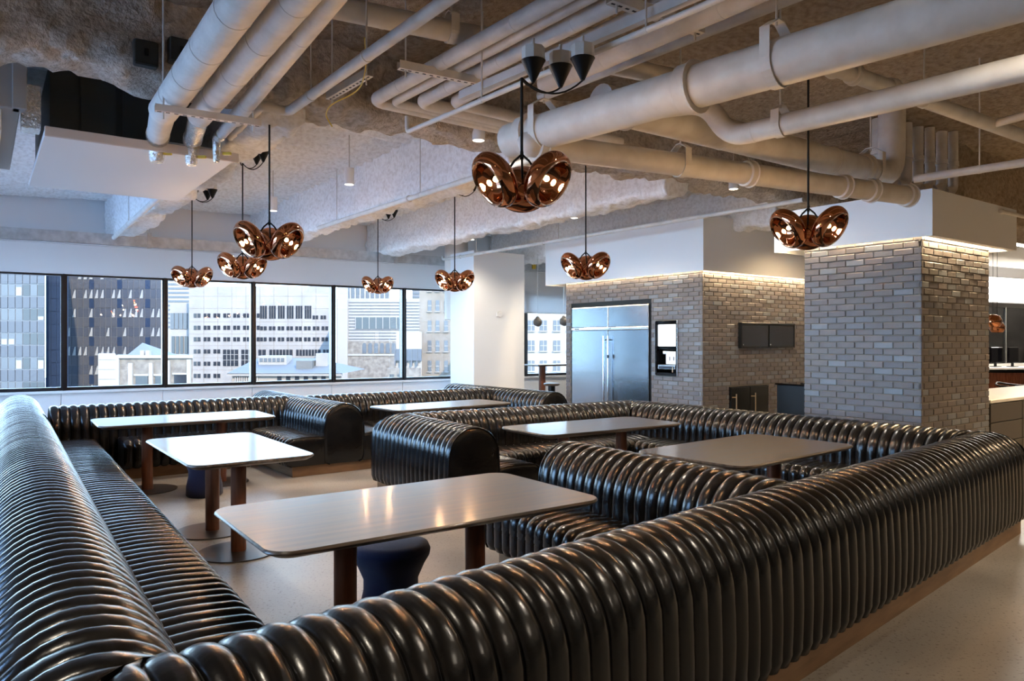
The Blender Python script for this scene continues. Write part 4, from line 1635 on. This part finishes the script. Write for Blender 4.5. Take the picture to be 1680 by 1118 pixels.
ld.size, ld.size_y, ld.shape = 4, .4, 'RECTANGLE'
ld.energy = 120
ld.color = (1, .93, .84)
q = p + Vector((0, -1.4, 0))
t2_ = thing('added_linear_light', 'long light added to brighten the front of the glass office', 'ceiling light', (q.x, q.y, 3.55), RZ_V)  # added fill lamp that lights the office fascia
MB().bbox(-2, 2, -.1, .1, 0, .06, .006).build('housing', M['plastic_white'], t2_)
MB().box(-1.95, 1.95, -.08, .08, -.004, 0).build('diffuser', M['lens'], t2_)
link('office_fill_light', ld, t2_, (0, 0, -.02))
ld2 = bpy.data.lights.new('office_inner_fill', 'AREA')
ld2.size, ld2.size_y, ld2.shape = 3, .3, 'RECTANGLE'
ld2.energy = 90
ld2.color = (.85, .93, 1.0)
q = p + Vector((-.6, 1.6, 0))
t3_ = thing('added_linear_light', 'long light added to brighten the inside of the glass office', 'ceiling light', (q.x, q.y, 2.9), RZ_V)  # added cool fill lamp so the room behind the glass isn't dark
MB().bbox(-1.5, 1.5, -.1, .1, 0, .06, .006).build('housing', M['plastic_white'], t3_)
MB().box(-1.45, 1.45, -.08, .08, -.004, 0).build('diffuser', M['lens'], t3_)
link('office_inner_fill', ld2, t3_, (0, 0, -.02))
for (x, y, sx, lab) in ((1634, 585, .17, 'black desk monitor behind the reception desk, left of two'), (1662, 588, .15, 'dark desk monitor behind the reception desk, right of two')):
    p3 = at_d(x, y, 16.2)
    t = thing('monitor', lab, 'monitor', (p3.x, p3.y, 1.0), R(20), 'office monitors')
    MB().bbox(-sx, sx, -.02, .02, .08, .42, .006).build('screen', M['black_gloss'], t)
    MB().bbox(-.03, .03, .0, .03, 0, .10, .004).build('stand', M['black'], t)
    MB().bbox(-.1, .1, -.06, .08, -.012, 0, .004).build('foot', M['black'], t)
t = thing('office_desk', 'white office desk carrying two monitors', 'desk', (at_d(1650, 600, 16.2).x, 16.2, 0), R(10))
MB().bbox(-1.2, 1.2, -.35, .35, .955, .985, .006).build('desk_top', M['plastic_white'], t)
for x in (-1.1, 1.1):
    MB().box(x - .03, x + .03, -.3, .3, 0, .955).build('leg', M['plastic_white'], t)
for (x, y, d, lab) in ((1629, 528, 11.0, 'copper dome pendant by the reception, nearer of two'), (1636, 538, 12.6, 'copper dome pendant by the reception, farther of two')):
    p3 = at_d(x, y, d)
    t = thing('dome_pendant', lab, 'pendant lamp', p3[:], 0, 'copper dome pendants')
    MB().lathe([(0, .11), (.04, .105), (.09, .08), (.115, .03), (.12, -.02), (.10, -.06), (.085, -.08)], 28).build('shade', M['copper'], t, 60)
    MB().tube([(0, 0, .10), (0, 0, DECK - p3.z)], .004, 6).build('cord', M['cord'], t, 60)


# ================================================================== CITY OUTSIDE
mb = MB()
mb.box(-420, 420, 22, 700, -32.5, -32)
mb.box(-420, -14, -250, 22, -32.5, -32)
struct('ground', mb, M['street'], label='street level far below the windows')
GZ = -32.0


def bld(name, label, x0, x1, ytop, d, depth, mat, cat='building'):
    """building whose front (towards us) spans photo x0..x1 with its roof at ytop, d metres away"""
    a, b = at_d(x0, ytop, d), at_d(x1, ytop, d)
    t = thing(name, label, cat, (a.x, d, GZ))
    w_, s_ = b.x - a.x, (a.x + b.x) / 2 / d * depth
    MB().prism([(0, 0), (w_, 0), (w_ + s_, depth), (s_, depth)], 0, a.z - GZ).build('wall', M[mat], t)
    t['x0'], t['d'] = a.x, d
    return t


_wc = {}


def rect_piece(t, name, px0, px1, py0, py1, mat, out=.12, d=None, parent=None):
    """window or panel on the front of building t at photo pixels, standing proud by out"""
    d = t['d']
    a, b = at_d(px0, py1, d), at_d(px1, py0, d)
    w, h = round(b.x - a.x, 2), round(b.z - a.z, 2)
    k = (name, w, h, mat, out)
    if k not in _wc:
        _wc[k] = MB().box(0, w, -out, 0, 0, h).mesh(name, M[mat])
    return link(name, _wc[k], parent or t, (a.x - t['x0'], 0, a.z - GZ))


# left glazed tower
t = bld('glass_tower', 'glazed office tower with pale grid facade at the left window', -60, 74, 380, 112, 30, 'b_bluegrey')
rr = random.Random(3)
for c in range(11):
    x0 = 74 - 12.0 * (c + 1)
    for r in range(11):
        y0 = 426.5 + 20.0 * r
        if r % 2:
            rect_piece(t, 'spandrel', x0 + .6, x0 + 11.4, y0 + .8, y0 + 19.2, 'b_spandrel', .15)
        else:
            w = rect_piece(t, 'window', x0 + .6, x0 + 11.4, y0 + .8, y0 + 19.2, 'b_pane2' if (c > 2 or rr.random() < .3) else 'b_pane', .10)
            if rr.random() < .35:
                hh_ = rr.choice((6, 9, 14))
                rect_piece(t, 'blind', x0 + 1.5, x0 + 10.5, y0 + 19 - hh_, y0 + 19, 'b_shade', .16)
# its blue side wing
t = bld('office_wing', 'dark blue glazed wing beside the pale grid tower', 75, 112, 380, 118, 30, 'b_navy')
for c in range(4):
    for r in range(10):
        rect_piece(t, 'pane', 76 + 9 * c, 84 + 9 * c, 428 + 21 * r, 448 + 21 * r, 'b_navy', .1)
# dark curtain wall building
t = bld('dark_office_block', 'dark curtain wall office block in the second window', 98, 276, 380, 150, 40, 'b_bluegrey')
for c in range(19):
    x0 = 100 + 9.2 * c
    for r in range(14):
        y0 = 428 + 15.6 * r
        if r % 2 == 0:
            rect_piece(t, 'spandrel', x0 + .5, x0 + 8.8, y0 + .4, y0 + 15.2, 'b_spandrel' if c % 5 else 'b_navy', .12)
        else:
            rect_piece(t, 'window', x0 + .5, x0 + 8.8, y0 + .4, y0 + 15.2, 'b_dark', .10)
            if rr.random() < .42:
                d = t['d']
                a, b = at_d(x0 + 1, y0 + 15, d), at_d(x0 + 8, y0 + 1, d)
                wv, hv = b.x - a.x, b.z - a.z
                mbk = MB()
                mbk.add([(0, -.2, 0), (wv * .75, -.2, 0), (wv * .75, -.2, hv), (wv * .55, -.2, hv),
                         (0, -.12, 0), (wv * .75, -.12, 0), (wv * .75, -.12, hv), (wv * .55, -.12, hv)],
                        [(0, 1, 2, 3), (7, 6, 5, 4), (0, 4, 5, 1), (1, 5, 6, 2), (2, 6, 7, 3), (3, 7, 4, 0)])
                o = mbk.build('blind', M['b_shade'], t)
                o.location = (a.x - t['x0'], 0, a.z - GZ)

# small old brick tower with a pyramid roof, and the plain white block beside it
t = bld('old_brick_tower', 'old grey brick building with pyramid roof below the dark block', 186, 316, 585, 100, 14, 'b_brick')
for (x0, x1, y0, y1) in ((223, 243, 617, 640), (255, 268, 617, 640), (286, 306, 615, 640)):
    w = rect_piece(t, 'window', x0, x1, y0, y1, 'b_pane', .10)
    rect_piece(t, 'lintel', x0 - 2, x1 + 2, y0 - 3, y0, 'b_trim', .25)
for (x0, x1, y0, y1) in ((184, 318, 583, 588), (190, 197, 588, 640), (212, 219, 596, 640), (246, 252, 596, 640), (272, 280, 592, 640), (308, 314, 590, 640)):
    rect_piece(t, 'pier', x0, x1, y0, y1, 'b_trim', .35)
d = t['d']
a, b, c = at_d(206, 585, d + 3), at_d(256, 585, d + 3), at_d(231, 566, d + 6)
mb = MB()
mb.add([(a.x, d + 3, a.z), (b.x, d + 3, b.z), (b.x, d + 10, b.z), (a.x, d + 10, a.z), (c.x, d + 6.5, c.z + .3)],
       [(0, 1, 4), (1, 2, 4), (2, 3, 4), (3, 0, 4), (3, 2, 1, 0)], Matrix.Translation((-t['x0'], -d, -GZ)))
mb.build('pyramid_roof', M['b_roof'], t)
for x in (231, 240):
    q = at_d(x, 586, d + 1)
    MB().box(q.x - t['x0'], q.x - t['x0'] + .5, .8, 1.3, q.z - GZ, q.z - GZ + .9).build('vent', M['b_trim'], t)
t = bld('white_block', 'plain cream block in front of the dark office block', 161, 190, 582, 82, 8, 'b_white')
for y in (590, 606, 622):
    rect_piece(t, 'joint', 161, 190, y, y + .8, 'b_beige', .05)

# pale stone building with small windows
t = bld('pale_stone_building', 'large pale stone building with rows of small square windows', 310, 546, 470, 228, 45, 'b_white')
d = t['d']
# lower left wing reaching back
a, b = at_d(279, 498, d + 8), at_d(312, 498, d + 8)
MB().box(a.x - t['x0'], b.x - t['x0'], 8, 50, 0, a.z - GZ).build('side_wing', M['b_white'], t)
a, b = at_d(313, 480, d), at_d(345, 500, d)
for r, yy in enumerate((518, 538, 557, 577, 597, 617)):
    for c in range(7 if r < 3 else 3):
        x0 = 318 + 16.2 * c
        for k in (0, 6.2):
            rect_piece(t, 'window', x0 + k, x0 + k + 4.8, yy - 3.4, yy + 3.4, 'b_pane', .15)
for c in range(6):
    x0 = 427 + 14.6 * c
    for k in (0, 3.9, 7.8):
        rect_piece(t, 'tall_window', x0 + k, x0 + k + 3.0, 502, 523, 'b_pane', .15)
for r, yy in enumerate((539, 557)):
    for c in range(8):
        x0 = 427 + 14.4 * c
        for k in (0, 6):
            rect_piece(t, 'window', x0 + k, x0 + k + 4.6, yy - 3.2, yy + 3.2, 'b_pane', .15)
for c in range(2):
    x0 = 513 + 13 * c
    for k in (0, 5):
        rect_piece(t, 'window', x0 + k, x0 + k + 4, 518, 524, 'b_pane', .15)
for (x0, x1) in ((366, 391), (396, 420)):
    w = rect_piece(t, 'large_window', x0, x1, 574, 601, 'b_pane', .12)
    for k in range(1, 4):
        xx = x0 + (x1 - x0) * k / 4
        rect_piece(t, 'glazing_bar', xx - .4, xx + .4, 574, 601, 'b_trim', .2)
    for yy in (582, 591):
        rect_piece(t, 'glazing_bar', x0, x1, yy - .4, yy + .4, 'b_trim', .22)
for (x0, x1) in ((424, 436), (442, 480), (486, 526), (530, 545)):
    w = rect_piece(t, 'strip_window', x0, x1, 574, 584, 'b_pane', .12)
    nb = int((x1 - x0) / 5)
    for k in range(1, nb):
        xx = x0 + (x1 - x0) * k / nb
        rect_piece(t, 'glazing_bar', xx - .35, xx + .35, 574, 584, 'b_trim', .2)
for k in range(10):
    xx = 334 + 23 * k
    rect_piece(t, 'facade_joint', xx, xx + .5, 470, 640, 'b_beige', .04)
for yy in (486, 506, 528, 548, 567, 587, 607):
    rect_piece(t, 'facade_joint', 310, 546, yy, yy + .5, 'b_beige', .03)
a = at_d(279, 505, d + 7.9)
for k in range(4):
    q = at_d(282 + 7 * k, 580, d + 7.9)
    q2 = at_d(287 + 7 * k, 552, d + 7.9)
    MB().box(q.x - t['x0'], q2.x - t['x0'], 7.7, 8, q.z - GZ, q2.z - GZ).build('wing_window', M['b_pane'], t)
    q = at_d(280 + 7 * k, 540, d + 7.9)
    q2 = at_d(286 + 7 * k, 514, d + 7.9)
    MB().box(q.x - t['x0'], q2.x - t['x0'], 7.7, 8, q.z - GZ, q2.z - GZ).build('wing_window', M['b_pane2'], t)
q, q2 = at_d(318, 500, d + 10), at_d(346, 476, d + 10)
MB().box(q.x - t['x0'], q2.x - t['x0'], 9, 20, q.z - GZ - 3, q2.z - GZ).build('roof_house', M['b_spandrel'], t)

# hip-roofed classical building below it
d = 150
t = bld('hip_roof_building', 'classical building with grey hip roof below the pale stone building', 381, 560, 612, d, 22, 'b_cream')
a, b = at_d(372, 613, d - 1), at_d(562, 613, d - 1)
r1, r2 = at_d(420, 588, d + 9), at_d(515, 588, d + 9)
mb = MB()
mb.add([(a.x, d - 1, a.z), (b.x, d - 1, b.z), (b.x, d + 22, b.z), (a.x, d + 22, a.z), (r1.x, d + 10, r1.z), (r2.x, d + 10, r2.z)],
       [(0, 1, 5, 4), (1, 2, 5), (2, 3, 4, 5), (3, 0, 4), (3, 2, 1, 0)], Matrix.Translation((-t['x0'], -d, -GZ)))
mb.build('hip_roof', M['b_roof'], t)
rect_piece(t, 'cornice', 374, 562, 612, 617, 'b_trim', .8)
for k in range(11):
    rect_piece(t, 'pilaster', 386 + 3.6 * k, 388 + 3.6 * k, 618, 634, 'b_trim', .3)
for k in range(7):
    x0 = 455 + 14.5 * k
    w = rect_piece(t, 'window', x0, x0 + 7, 617, 630, 'b_pane', .12)
q, q2 = at_d(518, 600, d + 4), at_d(537, 580, d + 4)
MB().box(q.x - t['x0'], q2.x - t['x0'], 4, 8, q.z - GZ - 3, q2.z - GZ).build('stair_house', M['b_white'], t)
q, q2 = at_d(488, 598, d + 3), at_d(514, 592, d + 3)
MB().box(q.x - t['x0'], q2.x - t['x0'], 2, 7, q.z - GZ - 2, q2.z - GZ).build('dormer', M['b_roof'], t)
q, q2 = at_d(424, 596, d + 5), at_d(470, 584, d + 5)
MB().box(q.x - t['x0'], q2.x - t['x0'], 5, 9, q.z - GZ - 2, q2.z - GZ).build('roof_lantern', M['b_trim'], t)
for k in range(6):
    q = at_d(426 + 7 * k, 594, d + 4.9)
    q2 = at_d(431 + 7 * k, 588, d + 4.9)
    MB().box(q.x - t['x0'], q2.x - t['x0'], 4.85, 5, q.z - GZ, q2.z - GZ).build('lantern_window', M['b_pane2'], t)

# grey banded building with an arcade
d = 190
t = bld('banded_building', 'pale banded building with a row of arched windows', 552, 690, 490, d, 30, 'b_white')
for k in range(13):
    rect_piece(t, 'band', 572, 690, 496 + 5 * k, 497.2 + 5 * k, 'b_spandrel', .12)
w = rect_piece(t, 'strip_window', 583, 662, 521, 540, 'b_pane', .15)
for k in range(8):
    rect_piece(t, 'glazing_bar', 583 + 11.2 * k, 584 + 11.2 * k, 521, 540, 'b_trim', .25)
rect_piece(t, 'brick_base', 571, 690, 560, 640, 'b_brick', .2)
for k in range(6):
    x0 = 595 + 9.6 * k
    a, b = at_d(x0, 580, d), at_d(x0 + 6.4, 563, d)
    w_, h_ = b.x - a.x, b.z - a.z
    poly = [(0, 0), (w_, 0), (w_, h_ - w_ / 2)] + [(w_ / 2 + w_ / 2 * math.cos(R(a_)), h_ - w_ / 2 + w_ / 2 * math.sin(R(a_))) for a_ in (20, 45, 70, 90, 110, 135, 160)] + [(0, h_ - w_ / 2)]
    mbk = MB().prism(poly, 0, .15, Matrix.Rotation(R(90), 4, 'X'))
    o = mbk.build('arched_window', M['b_pane2'], t)
    o.location = (a.x - t['x0'], -.2, a.z - GZ)
rect_piece(t, 'ledge', 571, 690, 581, 584, 'b_trim', .4)
rect_piece(t, 'white_tower_face', 554, 571, 472, 640, 'b_trim', .5)
# white plant house with a dark balcony
d = 120
t = bld('white_plant_house', 'white rooftop plant house above a dark balcony', 650, 692, 545, d, 6, 'b_trim')
rect_piece(t, 'balcony', 648, 692, 573, 592, 'b_dark', .6)
for k in range(5):
    rect_piece(t, 'balcony_rail', 648 + 9 * k, 650 + 9 * k, 573, 600, 'b_spandrel', .7)
rect_piece(t, 'lower_wall', 637, 690, 604, 660, 'b_brick', .8)
for k in range(2):
    rect_piece(t, 'window', 641 + 12 * k, 648 + 12 * k, 614, 624, 'b_pane', .9)

# beige towers
d = 127
t = bld('beige_tower', 'beige brick tower with sash windows in the rightmost main window', 688, 790, 440, d, 20, 'b_beige')
for r in range(8):
    y0 = 493 + 33.0 * (r - 2)
    if y0 < 446:
        continue
    for c, x0 in enumerate((702, 715, 729, 744, 758, 772)):
        w = rect_piece(t, 'window', x0, x0 + 6, y0, y0 + 18, 'b_pane2', .12)
        rect_piece(t, 'sill', x0 - 1, x0 + 7, y0 + 18, y0 + 19.5, 'b_trim', .3)
        rect_piece(t, 'meeting_rail', x0, x0 + 6, y0 + 8.6, y0 + 9.6, 'b_trim', .18)
d = 95
t = bld('cream_tower', 'cream tower with sash windows seen through the nook window', 806, 975, 478, d, 20, 'b_cream')
for r in range(8):
    y0 = 526 + 33.0 * (r - 2)
    if y0 < 484:
        continue
    for c, x0 in enumerate((818, 842, 866, 886, 908, 930, 952)):
        w = rect_piece(t, 'window', x0, x0 + 11, y0, y0 + 17, 'b_pane2', .12)
        rect_piece(t, 'sill', x0 - 1, x0 + 12, y0 + 17, y0 + 18.5, 'b_trim', .3)
        rect_piece(t, 'meeting_rail', x0, x0 + 11, y0 + 8, y0 + 9, 'b_trim', .18)
        rect_piece(t, 'glazing_bar', x0 + 5, x0 + 6, y0, y0 + 17, 'b_trim', .17)
# distant towers
t = bld('striped_tower', 'distant white tower with dark window stripes', 255, 335, 440, 330, 30, 'b_trim')
for k in range(14):
    rect_piece(t, 'window_strip', 255, 335, 444 + 7 * k, 447 + 7 * k, 'b_pane2', .3)
t = bld('distant_glass_tower', 'distant pale glass tower behind the banded building', 566, 640, 440, 300, 30, 'b_pane2')
for k in range(10):
    rect_piece(t, 'mullion_fin', 566 + 8 * k, 568 + 8 * k, 440, 560, 'b_trim', .4)
t = bld('distant_grey_tower', 'distant grey tower behind the white plant house', 676, 700, 440, 320, 30, 'b_bluegrey')
for k in range(16):
    rect_piece(t, 'window_strip', 676, 700, 444 + 6 * k, 447 + 6 * k, 'b_pane2', .3)
for o in bpy.data.objects:
    if 'x0' in o:
        del o['x0'], o['d']
